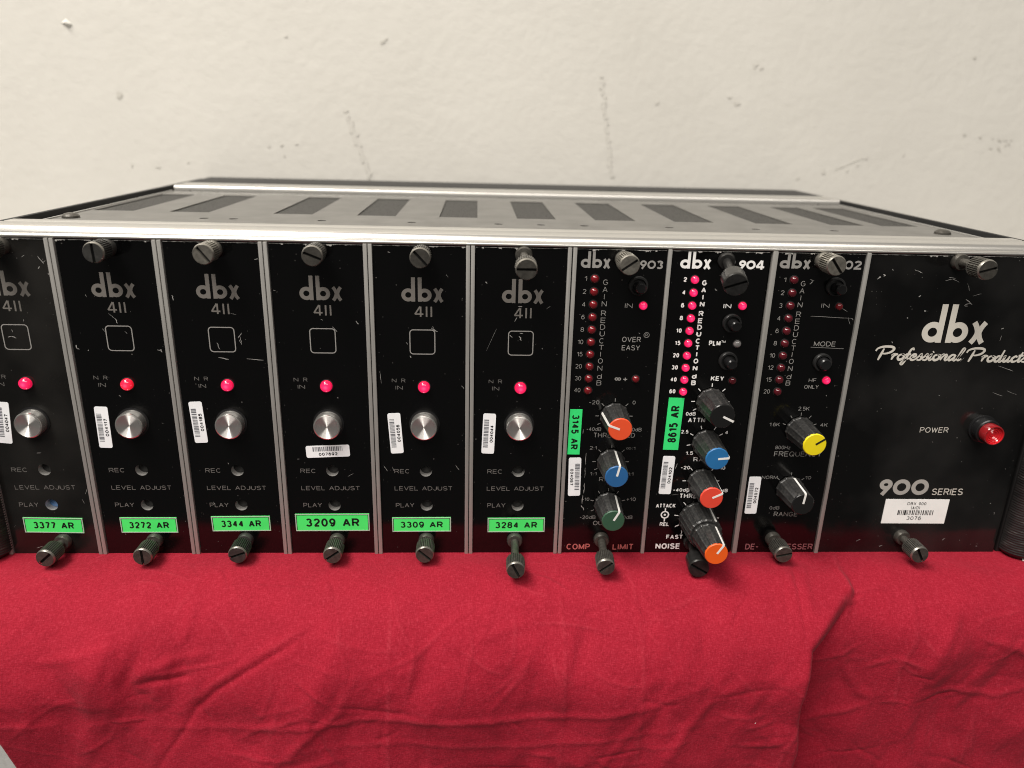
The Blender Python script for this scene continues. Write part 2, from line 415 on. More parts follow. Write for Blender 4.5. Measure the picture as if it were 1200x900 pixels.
def text(mb, s, x0, z0, x1, z1, bold=0.0, shear=0.0, y=None, mi=0):
    """(x0, z0) lower left, (x1, z1) upper right; shear slants to the right"""
    if z0 > z1: z0, z1 = z1, z0
    h = z1 - z0; t = (.118 + bold * 5.0) * h; sp = .17
    nat = sum(FONT[c][0] for c in s) * h; fixed = len(s) * t
    gaps = (len(s) - 1) * sp * h
    k = (x1 - x0 - shear * h - fixed) / max(nat + gaps, 1e-6)
    x = x0
    for c in s:
        w = FONT[c][0] * h * k
        for st in FONT[c][1]:
            cl = st[-1] == 'c'; pts = st[:-1] if cl else st
            P2 = []
            for u, v in pts:
                zz = t / 2 + v * (h - t); P2.append((x + t / 2 + u * w + shear * zz, z0 + zz))
            if cl: mb.quadstrip(P2, t, y, closed=True, mi=mi); continue
            seg = [P2[0]]                                        # break the stroke at acute corners
            for i in range(1, len(P2) - 1):
                seg.append(P2[i]); a, b_, c_ = P2[i - 1], P2[i], P2[i + 1]
                if (b_[0] - a[0]) * (c_[0] - b_[0]) + (b_[1] - a[1]) * (c_[1] - b_[1]) < -1e-6: mb.quadstrip(seg, t, y, mi=mi); seg = [P2[i]]
            mb.quadstrip(seg + [P2[-1]], t, y, mi=mi)
        x += w + t + sp * h * k
def arc(cx, cz, rx, rz, a0, a1, n=24, sh=0.0, z0=0.0):
    return [(cx + rx * math.cos(R(a0 + (a1 - a0) * i / n)) + sh * (cz + rz * math.sin(R(a0 + (a1 - a0) * i / n)) - z0),
             cz + rz * math.sin(R(a0 + (a1 - a0) * i / n))) for i in range(n + 1)]
def ring(mb, cx, cz, rx, rz, w, sh=0.0, z0=0.0, mi=0):
    mb.quadstrip(arc(cx, cz, rx, rz, 0, 360 - 11.25, 31, sh, z0), w, closed=True, mi=mi)
def logo(mb, x0, z0, x1, z1, sh=0.0):
    """the three-letter maker's mark: round d and b with tall stems side by side, x of two arcs"""
    H = z1 - z0; Wd = x1 - x0 - sh * H * .54
    xh = H * 0.545; D = Wd * .325; w = Wd * .092; wr = w * .98
    S_ = lambda x, z: (x + sh * (z - z0), z)
    cz = z0 + xh / 2; rx, rz = D / 2 - w / 2, xh / 2 - w / 2
    def stem(x): mb.poly([S_(x - w / 2, z0), S_(x + w / 2, z0), S_(x + w / 2, z1), S_(x - w / 2, z1)])
    ring(mb, x0 + D / 2, cz, rx, rz, wr, sh, z0); stem(x0 + D - w / 2)
    bx = x0 + Wd * .39
    stem(bx + w / 2); ring(mb, bx + D / 2, cz, rx, rz, wr, sh, z0)
    xl, xr = x0 + Wd * .748, x0 + Wd; xm = (xl + xr) / 2; a = (xr - xl) / 2
    for sg in (1, -1):                       # the x: two arcs back to back
        pts = [(xm + sg * (w * .16 + (a - w * .56) * abs(q) ** 1.7), cz + q * xh / 2) for q in [-1 + i / 10 for i in range(21)]]
        mb.quadstrip([S_(x, z) for x, z in pts], w * .86)
def digit(mb, d, x0, z0, x1, z1, w, sh=0.0):
    H = z1 - z0; Wd = x1 - x0; cx = (x0 + x1) / 2
    T = lambda pts: [(x + sh * (z - z0), z) for x, z in pts]
    if d == '0': ring(mb, cx, (z0 + z1) / 2, Wd / 2 - w / 2, H / 2 - w / 2, w, sh, z0)
    elif d == '9':
        r = Wd / 2 - w / 2; rz = H * 0.32 - w / 2 + H * .02
        cz = z1 - w / 2 - rz
        ring(mb, cx, cz, r, rz, w, sh, z0)
        mb.quadstrip(T([(cx + r, cz), (cx + r * .8, cz - rz * .6), (x0 + Wd * .30, z0)]), w)
    elif d == '4':
        mb.quadstrip(T([(x1, z0 + H * .26), (x0 + w * .3, z0 + H * .26)]), w * .9)
        mb.quadstrip(T([(x0 + w * .3, z0 + H * .24), (x0 + Wd * .64, z1)]), w * .9)
        mb.quadstrip(T([(x0 + Wd * .70, z0), (x0 + Wd * .70, z1)]), w)
    elif d == '1': mb.quadstrip(T([(cx, z0), (cx, z1)]), w)
    elif d == '3':
        mb.quadstrip(T(arc(cx - w * .1, z1 - H * .26, Wd / 2 - w / 2, H * .26 - w / 2, 150, -80, 16)), w)
        mb.quadstrip(T(arc(cx - w * .1, z0 + H * .29, Wd / 2 - w / 2, H * .29 - w / 2, 80, -150, 16)), w)
    elif d == '2':
        mb.quadstrip(T(arc(cx, z1 - H * .30, Wd / 2 - w / 2, H * .30 - w / 2, 165, -30, 14) + [(x0 + w * .5, z0 + w * .6)]), w)
        mb.quadstrip(T([(x0, z0 + w / 2), (x1, z0 + w / 2)]), w)

def outline(loops, y0, y1, name):
    """plate in the xz plane with holes: outer loop first; extruded from y0 (front) to y1"""
    cu = bpy.data.curves.new(name, 'CURVE'); cu.dimensions = '2D'; cu.fill_mode = 'BOTH'; cu.extrude = abs(y1 - y0) / 2
    for lp in loops:
        sp = cu.splines.new('POLY'); sp.points.add(len(lp) - 1); sp.use_cyclic_u = True
        for p, q in zip(sp.points, lp): p.co = (q[0], q[1], 0, 1)
    o = bpy.data.objects.new(name, cu); COL.objects.link(o)
    dg = bpy.context.evaluated_depsgraph_get()
    me = bpy.data.meshes.new_from_object(o.evaluated_get(dg))
    ym = (y0 + y1) / 2
    vs = [(v.co.x, ym - v.co.z, v.co.y) for v in me.vertices]; fs = [list(p.vertices) for p in me.polygons]
    bpy.data.objects.remove(o); bpy.data.curves.remove(cu); bpy.data.meshes.remove(me)
    return vs, fs
def circ(cx, cz, r, n=24): return [(cx + r * math.cos(2 * math.pi * i / n), cz + r * math.sin(2 * math.pi * i / n)) for i in range(n)]
def rrect(x0, z0, x1, z1, r, n=5):
    p = []
    for (cx, cz, a) in ((x1 - r, z1 - r, 0), (x0 + r, z1 - r, 90), (x0 + r, z0 + r, 180), (x1 - r, z0 + r, 270)):
        p += [(cx + r * math.cos(R(a + 90 * i / n)), cz + r * math.sin(R(a + 90 * i / n))) for i in range(n + 1)]
    return p
# scratches and chips on the panels: x1, z1, x2, z2, width (mm, on the panel plane)
SCR = [(16.7,94.1,18.0,94.5,0.4),(18.0,94.5,19.7,93.7,0.4),(18.5,97.1,18.8,96.1,0.2),(33.0,125.0,34.7,122.2,0.27),(33.0,121.2,32.5,120.3,0.33),(34.4,122.5,35.5,123.4,0.17),(27.2,124.5,28.3,125.2,0.2),(35.6,118.7,35.8,118.1,0.27),(23.6,101.2,23.7,100.2,0.23),(18.8,46.3,20.5,46.5,0.23),(40.9,91.1,41.4,90.1,0.33),(33.1,25.8,33.8,23.9,0.13),(34.8,28.1,35.8,30.5,0.13),(11.2,3.1,13.7,3.9,0.17),(55.1,103.9,57.0,102.0,0.17),(57.0,102.0,58.0,100.0,0.37),(41.3,91.4,41.6,89.7,0.47),(41.7,90.1,42.3,89.7,0.27),(45.4,89.4,45.6,89.1,0.27),(72.5,90.1,72.9,88.8,0.43),(72.7,89.4,71.2,89.8,0.27),(47.8,111.0,48.0,110.0,0.17),(60.1,97.0,60.9,96.0,0.13),(52.0,97.9,52.8,96.6,0.13),(54.2,71.2,55.0,70.5,0.17),(93.9,92.9,94.9,90.2,0.3),(93.9,87.0,97.8,86.3,0.4),(104.6,86.6,111.0,86.1,0.4),(79.2,111.1,79.6,109.2,0.6),(103.6,96.9,102.1,94.9,0.27),(102.8,95.6,103.2,92.9,0.23),(102.4,94.2,103.2,92.2,0.23),(110.8,125.1,112.1,125.3,0.33),(93.2,42.5,93.4,41.8,0.2),(85.6,24.7,86.1,23.2,0.2),(100.2,104.6,102.3,103.9,0.13),(147.0,102.2,147.9,100.9,0.47),(133.8,102.7,134.5,102.2,0.2),(137.9,99.8,139.7,97.8,0.3),(116.2,94.7,116.5,94.1,0.23),(116.8,113.7,117.7,113.4,0.13),(138.3,70.9,138.7,70.7,0.33),(141.1,36.6,143.2,37.8,0.17),(120.9,44.2,121.9,44.2,0.17),(113.3,29.9,112.2,28.3,0.13),(175.6,99.9,178.2,98.3,0.3),(176.2,100.6,177.2,98.3,0.23),(167.2,88.5,167.8,87.8,0.33),(181.5,120.6,182.2,119.6,0.13),(159.8,128.8,160.7,128.5,0.2),(166.0,94.0,166.6,93.0,0.2),(155.4,82.1,155.9,77.1,0.2),(155.8,41.3,157.2,39.0,0.23),(159.3,40.9,159.9,39.0,0.17),(185.1,41.8,186.5,39.5,0.17),(205.9,97.3,206.9,96.3,0.37),(209.5,97.0,210.6,95.3,0.53),(209.8,98.3,211.1,98.0,0.3),(207.7,102.7,208.6,104.5,0.23),(208.8,108.8,210.5,108.7,0.27),(197.0,90.9,200.8,99.9,0.12),(219.7,108.0,221.3,109.0,0.13),(196.3,118.2,197.0,117.6,0.3),(218.7,92.3,219.0,91.9,0.2),(187.4,76.4,188.4,75.0,0.17),(236.8,56.2,236.9,58.1,0.2),(238.7,47.5,238.7,42.1,0.27),(238.7,40.9,238.7,36.2,0.2),(238.8,33.8,238.7,29.0,0.37),(238.4,28.2,238.2,24.2,0.47),(237.9,23.4,239.2,21.0,0.4),(254.5,64.2,255.2,63.5,0.13),(256.2,99.0,256.9,98.6,0.13),(284.5,117.0,285.3,116.0,0.33),(277.2,43.0,276.4,40.3,0.23),(275.7,28.3,279.0,28.7,0.13),(321.3,119.2,322.5,120.6,0.47),(321.0,121.2,322.8,120.6,0.2),(323.7,106.6,340.2,106.0,0.2),(340.2,106.0,341.0,105.3,0.33),(335.4,110.0,338.0,108.7,0.27),(338.8,106.3,340.0,103.6,0.17),(335.3,73.8,335.7,73.4,0.33),(347.9,121.7,348.7,122.7,0.87),(349.6,123.4,350.7,123.1,0.6),(361.7,125.6,365.0,124.3,0.27),(365.6,114.9,366.2,115.6,0.53),(368.8,109.5,369.6,109.2,0.47),(374.8,121.5,377.4,122.2,0.27),(377.4,122.2,380.4,120.9,0.23),(375.9,122.8,378.7,122.5,0.2),(383.9,120.6,385.3,117.6,0.2),(384.8,112.1,387.1,112.8,0.33),(384.7,114.2,387.6,112.2,0.47),(386.0,111.5,384.6,111.8,0.27),(387.1,115.6,390.3,116.6,0.17),(402.1,102.7,402.8,102.7,0.5),(402.8,99.9,402.6,97.7,0.17),(404.6,87.0,411.2,84.9,0.27),(389.5,90.4,388.1,88.6,0.13),(352.9,125.7,353.3,125.1,0.3),(362.5,106.6,362.9,106.3,0.37),(358.2,96.8,358.7,96.1,0.33),(404.8,75.6,409.5,74.1,0.17),(410.8,76.4,415.6,74.6,0.17),(382.4,74.2,382.8,73.9,0.23),(394.2,55.3,394.6,55.3,0.33),(384.0,53.3,384.4,53.3,0.23),(398.6,44.4,398.9,44.4,0.2),(359.9,6.0,361.7,6.9,0.2),(370.8,3.4,372.2,3.9,0.33),(398.7,6.4,399.7,7.3,0.27),(406.5,6.4,406.9,6.4,0.23),(414.6,3.4,415.3,3.4,0.23),(416.1,24.5,416.5,24.6,0.3),(419.0,20.4,419.3,19.1,0.17)]

# ================================================================ setting: wall and desk
wb = MB(); wb.box(-900, 1400, 278, 330, -900, 1200)
wall = wb.build('wall', M['wall'], smooth=False)
tag(wall, 'beige painted wall with grey scuffs behind the equipment rack', 'wall')
rng = random.Random(5)
def blob(mb, x, z, rx, rz, ang=0, n=14, mi=0):
    c, s = math.cos(R(ang)), math.sin(R(ang)); p = []
    for i in range(n):
        a = 2 * math.pi * i / n; k = rng.uniform(0.55, 1.15)
        u, v = rx * k * math.cos(a), rz * k * math.sin(a)
        p.append((x + u * c - v * s, z + u * s + v * c))
    mb.add([(q[0], 277.75 - 0.01 * (mb.k % 9), q[1]) for q in p] + [(x, 277.6, z)], [(i, (i + 1) % n, n) for i in range(n)], mi); mb.k += 1
sc = MB()
blob(sc, -50.8, 185.7, 2.6, 2.4, 10, mi=1); blob(sc, 129.2, 224.9, 3.4, 1.7, 40, mi=1)
for i in range(22):                                   # the long curved rub marks
    t = i / 21
    blob(sc, 103 + 13.5 * t + rng.uniform(-1, 1), 176 - 40 * t, 1.3 + rng.random() * 1.2, 2.4, 0)
for i in range(20):
    t = i / 19
    blob(sc, 279 + 11 * t + rng.uniform(-1, 1), 203 - 62 * t, 1.3 + rng.random() * 1.1, 2.6, 0)
blob(sc, 101.4, 179.8, 2.0, 1.4); blob(sc, 278.4, 206.6, 1.8, 1.3)
for x, z, r in ((318.7, 191, 1.8), (385.4, 216.7, 2.4), (390, 215.5, 1.5), (370, 196, 1.4), (376, 192, 2.6), (445.6, 146.4, 2.0), (427, 142, 1.6),
                (475.5, 157, 1.5), (470, 152, 1.2), (463, 148, 1.2), (55.8, 156, 1.4), (47, 155, 1.1), (66, 157, 1.2), (57, 149, 1.1), (-31, 139.7, 1.5),
                (-49, 140, 1.2), (-10, 143, 1.0), (64, 226, 1.5), (503, 160, 1.2)):
    blob(sc, x, z, r * 1.2, r * .8, rng.uniform(0, 90))
blob(sc, 540.9, 226, 1.3, 1.2, mi=1); blob(sc, 545.2, 174.9, 1.3, 1.3, mi=1); blob(sc, 557.5, 173.5, 1.3, 1.0, mi=1)
for i in range(12): blob(sc, 573 + rng.uniform(-7, 9), 168.5 + rng.uniform(-5, 5), rng.uniform(.7, 1.8), rng.uniform(.5, 1.1), rng.uniform(0, 90), mi=0 if i % 3 else 1)
for i in range(8): blob(sc, 455 + 20 * i / 8, 149 + 9 * i / 8, 1.5, .7, 25)
sc.build('scuff', [M['scuff'], M['scuff_dark']], wall, smooth=False)
ch = MB()
ch.add([(-82, 277.7, 229.5), (-78.5, 277.7, 232.6), (-75, 277.7, 229), (-77.5, 277.7, 226.8), (-78.4, 275.4, 229.8)], [(0, 1, 4), (1, 2, 4), (2, 3, 4), (3, 0, 4)])
ch.build('plaster_chip', M['scuff_light'], wall, smooth=False)

db = MB(); dp = [(270, -2.6), (-4, -2.6)] + [(-4 - 16 * math.sin(R(a)), -18.6 + 16 * math.cos(R(a))) for a in range(6, 91, 6)] + [(-20, -420), (270, -420)]
n = len(dp); db.add([(-260, y, z) for y, z in dp] + [(760, y, z) for y, z in dp], [(i, (i + 1) % n, n + (i + 1) % n, n + i) for i in range(n)] + [tuple(range(n)), tuple(range(n, 2 * n))])
desk = db.build('desk', M['desk'])
tag(desk, 'pale grey laminate desk showing at the lower left beside the red cloth', 'desk')
sx = MB(); sx.base = -20.1
sx.quadstrip([(9, -58.5), (12.5, -55.0), (17, -50.5)], .45, mi=0)
sx.poly([(16.2, -66.5), (17.8, -64.5), (19.0, -64.2), (18.0, -65.6), (17.0, -67.4)], mi=0)
sx.poly([(17.6, -66.2), (18.8, -65.0), (19.3, -65.2), (18.2, -66.6)], mi=1)
sx.build('scratch', [M['white_label'], M['scuff_dark']], desk, smooth=False)

# ================================================================ red tablecloth
def vnoise(X, Y, seed):
    g = np.random.RandomState(seed).rand(64, 64)
    xi = np.floor(X).astype(int); yi = np.floor(Y).astype(int); fx = X - xi; fy = Y - yi
    fx = fx * fx * (3 - 2 * fx); fy = fy * fy * (3 - 2 * fy)
    a = g[yi % 64, xi % 64]; b_ = g[yi % 64, (xi + 1) % 64]; c = g[(yi + 1) % 64, xi % 64]; d = g[(yi + 1) % 64, (xi + 1) % 64]
    return (a * (1 - fx) + b_ * fx) * (1 - fy) + (c * (1 - fx) + d * fx) * fy - 0.5
def fnoise(X, Y, seed, ang):
    """crumple: flat facets meeting in creases"""
    c, s_ = math.cos(R(ang)), math.sin(R(ang)); X, Y = X * c - Y * s_ + 31.7, X * s_ + Y * c + 27.3
    g = np.random.RandomState(seed).rand(64, 64)
    xi = np.floor(X).astype(int); yi = np.floor(Y).astype(int); fx = X - xi; fy = Y - yi
    a = g[yi % 64, xi % 64]; b_ = g[yi % 64, (xi + 1) % 64]; c2 = g[(yi + 1) % 64, xi % 64]; d = g[(yi + 1) % 64, (xi + 1) % 64]
    return np.where(fx + fy < 1, a + fx * (b_ - a) + fy * (c2 - a), d + (1 - fx) * (c2 - d) + (1 - fy) * (b_ - d)) - 0.5
def sstep(t): t = np.clip(t, 0, 1); return t * t * (3 - 2 * t)
def pdist(X, V, pts):
    D = np.full(X.shape, 1e9); Tm = np.zeros(X.shape); n = len(pts) - 1
    for i in range(n):
        ax, ay = pts[i]; bx, by = pts[i + 1]; dx, dy = bx - ax, by - ay
        t = np.clip(((X - ax) * dx + (V - ay) * dy) / (dx * dx + dy * dy), 0, 1)
        d = np.hypot(X - ax - t * dx, V - ay - t * dy)
        m_ = d < D; D = np.where(m_, d, D); Tm = np.where(m_, (i + t) / n, Tm)
    return D, Tm
NU, NV = 620, 300
u = np.linspace(0, 1, NU)
v = np.concatenate([np.linspace(-60, -1, 20), np.linspace(0, 200, NV - 20)])
Ug, V = np.meshgrid(u, v)
EDGE = 12.0
xl = np.interp(V, [0, 20, 50, 76, 103, 200], [-16, -11, 3, 14.5, 20.5, 32]) + 0.9 * vnoise(V / 17, V * 0 + 3.3, 4)
X = xl + Ug * (500 - xl)
# height of the wrinkles above the smooth drape
front = sstep((V + 1.5) / 14)
soft = sstep((V - 22) / 34)
h = np.zeros_like(X)
wx = X + 9 * vnoise(X / 30, V / 30, 1); wv = V + 9 * vnoise(X / 30, V / 30, 2)
h += front * 0.8 * vnoise(wx / 26 + 7, wv / 24, 3)
h += soft * (5.5 * vnoise(wx / 58 + 3, wv / 120, 8) + 1.6 * vnoise(wx / 27 + 9, wv / 46, 28))
def ridged(sx_, sy_, seed): return (0.5 - np.abs(vnoise(wx / sx_ + seed, wv / sy_ + seed * 1.7, seed)) * 2)
h += front * 0.8 * ridged(34, 30, 11) * (0.3 + 1.4 * sstep(vnoise(X / 60, V / 50, 12) + .5))
h += soft * 0.6 * ridged(22, 19, 13) * sstep(vnoise(X / 50, V / 60, 15) * 2.2 + .35)
h += soft * 0.5 * ridged(11, 10, 17) * sstep(vnoise(X / 40, V / 40, 18) * 2.4 + .2)
fx_, fv_ = X + 14 * vnoise(X / 26, V / 26, 41), V + 14 * vnoise(X / 26 + 5, V / 26, 42)
h += front * (0.35 + 0.65 * soft) * (5.0 * fnoise(fx_ / 33, fv_ / 40, 51, 24) + 3.2 * fnoise(fx_ / 17, fv_ / 19, 52, 68) + 1.3 * fnoise(fx_ / 8.5, fv_ / 9.5, 53, 40) * sstep(vnoise(X / 40, V / 40, 54) * 2 + .6) + .45 * fnoise(fx_ / 4.2, fv_ / 4.8, 55, 15) * sstep(vnoise(X / 30, V / 30, 56) * 2.5 + .4))
# big fold at the right: the cloth on its left rolls over gently and hangs proud, on its right it drops at once
bx = np.interp(V, [-60, 0, 6, 25, 49, 70, 94, 108, 200], [352, 350, 349.5, 347.5, 326, 323.5, 325.5, 324, 318])
wid = np.interp(V, [-60, 10, 40, 80, 200], [3, 4, 5, 9, 14])
lft = sstep(0.5 + (bx - X) / wid)
rgt = np.exp(-np.clip(X - bx, 0, None) / 70)
RAD = 20 + 20 * lft + 9 * (1 - lft) * (1 - rgt) + 5 * vnoise(X / 55 + 2, V * 0 + 1.5, 31) + 3 * vnoise(X / 21 + 4, V / 60, 32)
h -= 1.5 * (1 - lft) * rgt * sstep((V - 8) / 20)
ARC = RAD * math.pi / 2
down = np.clip(V - EDGE, 0, None)
# narrow crest and its valley on the dark side
wear = np.zeros_like(X)
def crease(pts, w, a, taper=True, wr=0.0):
    global h, wear
    D, T = pdist(X, V, pts)
    k = np.sin(np.pi * np.clip(T, 0.02, 0.98)) ** 0.6 if taper else 1
    wr = wr or (.55 if w < 1.7 and a > 0 else 0)
    if wr: wear = np.maximum(wear, wr * k * np.exp(-(D / .42) ** 2))
    h = h + 0.68 * a * k * np.exp(-(D / (w * 0.95)) ** 2)
crease([(350, 1), (346, 14), (347, 26), (341, 42)], 1.3, 1.3)
crease([(341, 42), (345, 56), (352, 68), (360, 72)], 2.2, 1.6)
crease([(329, 4), (325, 22), (323, 36), (323, 49)], 1.0, -1.1)
crease([(333, 8), (328, 24), (326, 38)], 1.8, 0.8)
crease([(392, 30), (381, 48), (376, 60)], 2.4, 1.2)
crease([(378, 69), (390, 66), (408, 70), (432, 63)], 1.5, .9)
crease([(330, 84), (345, 78), (358, 74)], 1.4, 0.9)
crease([(412, 22), (430, 30), (452, 33)], 1.5, 0.9)
crease([(400, 44), (420, 50), (450, 46)], 2.0, 1.0)
crease([(372, 22), (371, 44), (364, 64)], 1.4, 0.7)
# horizontal fold line across the middle
crease([(66, 80), (110, 79), (152, 75.6), (208, 76.8), (241, 74), (264, 70), (285, 62)], 1.4, 0.8)
crease([(120, 88), (165, 86), (215, 89), (262, 82), (292, 78)], 1.3, 0.45)
crease([(264, 70), (252, 84), (240, 104), (236, 130)], 2.0, 1.1)
crease([(300, 60), (285, 70), (268, 92), (258, 115)], 2.4, 1.3)
# long diagonal crease at the left
crease([(131, 41), (122, 47), (110, 54.5), (97, 63), (89, 71), (83, 82), (76, 92), (66, 112)], 1.2, -1.1)
crease([(131, 38), (120, 45), (108, 52), (95, 60.5), (86, 70)], 1.6, 0.9)
crease([(66, 61), (72, 59), (80, 58.5), (88, 57)], 1.3, -1.5)
crease([(66, 58), (74, 54), (84, 50), (96, 49)], 2.2, 1.2)
crease([(86, 26), (84, 44), (88, 56)], 2.0, 1.1)
crease([(60, 30), (54, 44), (51, 56), (47, 92), (45, 150)], 6.0, 1.9)
crease([(71, 44), (64, 56), (58, 66)], 2.6, -1.4)
crease([(26, 52), (44, 50), (60, 46)], 2.0, 0.8)
crease([(112, 100), (128, 84), (142, 72), (150, 55)], 1.6, 0.9)
crease([(86, 112), (104, 100), (124, 96), (146, 92)], 1.4, 0.9)
crease([(130, 72), (137, 88), (148, 108)], 1.5, -1.0)
# packing folds: faint straight lines
for xx in (160.5, 227.5, 257.5): crease([(xx - .8, 8), (xx + .6, 40), (xx, 100), (xx, 180)], 0.7, 0.42, wr=.9)
crease([(150, 60), (172, 50), (182, 40), (196, 30)], 1.0, 0.6)
crease([(222, 48), (226, 60), (228, 72)], 1.4, 0.8); crease([(240, 28), (236, 46), (230, 60)], 3.0, -0.9)
crease([(200, 30), (197, 44), (208, 40), (222, 36)], 2.2, 0.8)
# many faint random creases from being folded and stored
rc = random.Random(77)
for i in range(170):
    x, vv, an, L = rc.uniform(0, 440), rc.uniform(6, 115), rc.choice((rc.gauss(90, 14), rc.gauss(0, 16), rc.uniform(0, 180))), rc.uniform(10, 38)
    pts = [(x, vv)]
    for k in range(3):
        an += rc.gauss(0, 13); x += L / 3 * math.cos(R(an)); vv += L / 3 * math.sin(R(an)); pts.append((x, vv))
    x0_, x1_ = min(p[0] for p in pts) - 8, max(p[0] for p in pts) + 8
    crease(pts, rc.uniform(.5, 1.1), rc.choice((1, 1, -1)) * rc.uniform(.25, .8) * (1 if min(p[1] for p in pts) > 12 else .5))
th = np.clip(down / RAD, 0, math.pi / 2)
Y0 = np.where(down <= 0, -V, -EDGE - RAD * np.sin(th)); Z0 = np.where(down <= 0, 0, -RAD + RAD * np.cos(th))
rest = np.clip(down - ARC, 0, None); lean = R(3)
Y0 = Y0 - rest * math.sin(lean); Z0 = Z0 - rest * math.cos(lean)
NYv, NZv = -np.sin(th), np.cos(th)
Y0 = Y0 + h * NYv; Z0 = Z0 + h * NZv
P = np.stack([X, Y0, Z0], -1).reshape(-1, 3) * MM
idx = np.arange(NU * NV).reshape(NV, NU)
F = np.stack([idx[:-1, :-1], idx[:-1, 1:], idx[1:, 1:], idx[1:, :-1]], -1).reshape(-1, 4)
me = bpy.data.meshes.new('tablecloth')
me.vertices.add(len(P)); me.vertices.foreach_set('co', P.ravel())
me.loops.add(F.size); me.loops.foreach_set('vertex_index', F.ravel())
me.polygons.add(len(F)); me.polygons.foreach_set('loop_start', np.arange(0, F.size, 4)); me.polygons.foreach_set('loop_total', np.full(len(F), 4))
me.update(calc_edges=True)
at_ = me.attributes.new('wear', 'FLOAT', 'POINT'); at_.data.foreach_set('value', wear.ravel().astype(np.float32))
me.polygons.foreach_set('use_smooth', [True] * len(me.polygons)); me.materials.append(M['cloth'])
cloth = put('tablecloth', me)
so = cloth.modifiers.new('thickness', 'SOLIDIFY'); so.thickness = 0.0005; so.offset = 1 if False else -1
tag(cloth, 'creased red cotton cloth hanging over the desk front under the rack', 'tablecloth')
# white lint on the cloth
rng = random.Random(11)
Pm = P / MM
def on_cloth(x, vv):
    j = int(np.argmin(np.abs(v - vv))); i = int(np.argmin(np.abs(X[j] - x)))
    return Pm[j * NU + i], (0, NYv[j, i], NZv[j, i])
def fibre(x, vv, L, ang, w=0.22):
    p, nn = on_cloth(x, vv); t2 = Vector((0, -nn[2], nn[1])); t1 = Vector((1, 0, 0)); nn = Vector(nn)
    d = t1 * math.cos(R(ang)) + t2 * math.sin(R(ang)); e = nn.cross(d)
    a = Vector(p) + nn * 0.35
    q = [a - d * L / 2 - e * w / 2, a - d * L / 2 + e * w / 2, a + d * L / 2 + e * w / 2, a + d * L / 2 - e * w / 2]
    q2 = [x_ - nn * 0.15 for x_ in q]
    lb = MB(); lb.add(q + q2, [(0, 1, 2, 3), (7, 6, 5, 4), (0, 4, 5, 1), (1, 5, 6, 2), (2, 6, 7, 3), (3, 7, 4, 0)])
    lb.build('lint', M['lint'], cloth, smooth=False)
for a in ((176, 12, 2.6, 40), (213, 16, 1.6, -40), (282, 22, 1.4, 20), (303, 80, 3.4, -45), (180, 86, 1.3, 60), (97, 7, 1.8, 20), (36, 60, .9, 0), (48, 70, .9, 0),
          (112, 12, 1.2, 40), (140, 60, .8, 0), (238, 30, .8, 0), (402, 66, .8, 10), (413, 84, .9, 30), (390, 100, .7, 0), (262, 40, .7, 0), (221, 47, 1.2, 70)):
    fibre(*a)
for i in range(46): fibre(rng.uniform(8, 430), rng.uniform(6, 108), rng.uniform(.35, .9), rng.uniform(0, 180), rng.uniform(.12, .24))

# ================================================================ rack frame
rack = thing('equipment_rack', 'grey topped rack frame with silver front rail and black ribbed handles on red cloth', 'rack', (0, 0, 0))
for x0, x1 in ((-1.0, 1.4), (428.6, 431.0)):
    b_ = MB(); b_.box(x0, x1, 4, 272, 1.5, 132.6, c=.4); b_.build('side_panel', M['chassis'], rack)
b_ = MB(); b_.box(1.5, 428.5, 4, 270, 1.2, 3); b_.build('bottom_panel', M['chassis'], rack)
b_ = MB(); b_.box(1.5, 428.5, 262, 271.5, 3.1, 128); b_.build('back_panel', M['chassis'], rack)
b_ = MB()
b_.box(1.5, 428.5, 8, 60, 122, 127.6); b_.box(1.5, 12, 60, 262, 122, 128.2); b_.box(417, 428.5, 60, 262, 122, 128.2); b_.build('inner_frame', M['dark'], rack)
slots = [(13, 31.4), (48, 66.2), (96.2, 114.6), (135.6, 154), (174.8, 193.1), (212.2, 231), (250.1, 270), (289.1, 308.6), (329.3, 348), (367, 384), (392.6, 411.5)]
holes = [71.4, 84.4, 123.4, 163.5, 202.7, 222.1, 242.0, 281.2, 321.6, 358.7]
cv = outline([[(10.5, 24), (419, 24), (419, 189.5), (10.5, 189.5)]] + [[(a, 87), (c, 87), (c, 169), (a, 169)] for a, c in slots] + [circ(x, 65, 2.0, 20) for x in holes], 0, .5, 'top_cover')
cb = MB(); cb.add([(x, z, 131.5 - y) for x, y, z in cv[0]], cv[1]); cover = cb.build('top_cover', M['cover'], rack, smooth=False)
for xa, xb in ((10.5, 11.3), (418.2, 419.0)):
    s_ = MB(); s_.box(xa, xb, 24, 189.4, 131.55, 132.0); s_.build('cover_edge', M['alu'], cover, smooth=False)
for a, c in slots:
    s_ = MB(); s_.box(a - 1.5, c + 1.5, 85.5, 170.5, 130.3, 130.9); s_.build('vent', M['mesh'], cover, smooth=False)
b_ = MB(); b_.box(12.2, 416.8, 61, 198, 126, 126.5); b_.build('inner_tray', M['dark'], rack, smooth=False)
for x, y in ((17.2, 58), (408, 61), (21.3, 193.5), (405.6, 193.5)):
    s_ = MB(); s_.lathe([(3.6, 0), (3.5, -.9), (2.6, -1.8), (1.2, -2.2), (.01, -2.25)], 24)
    s_.v = [(a + x, z + y, 131.5 - q) for a, q, z in s_.v]; s_.build('cover_screw', M['screw'], cover)

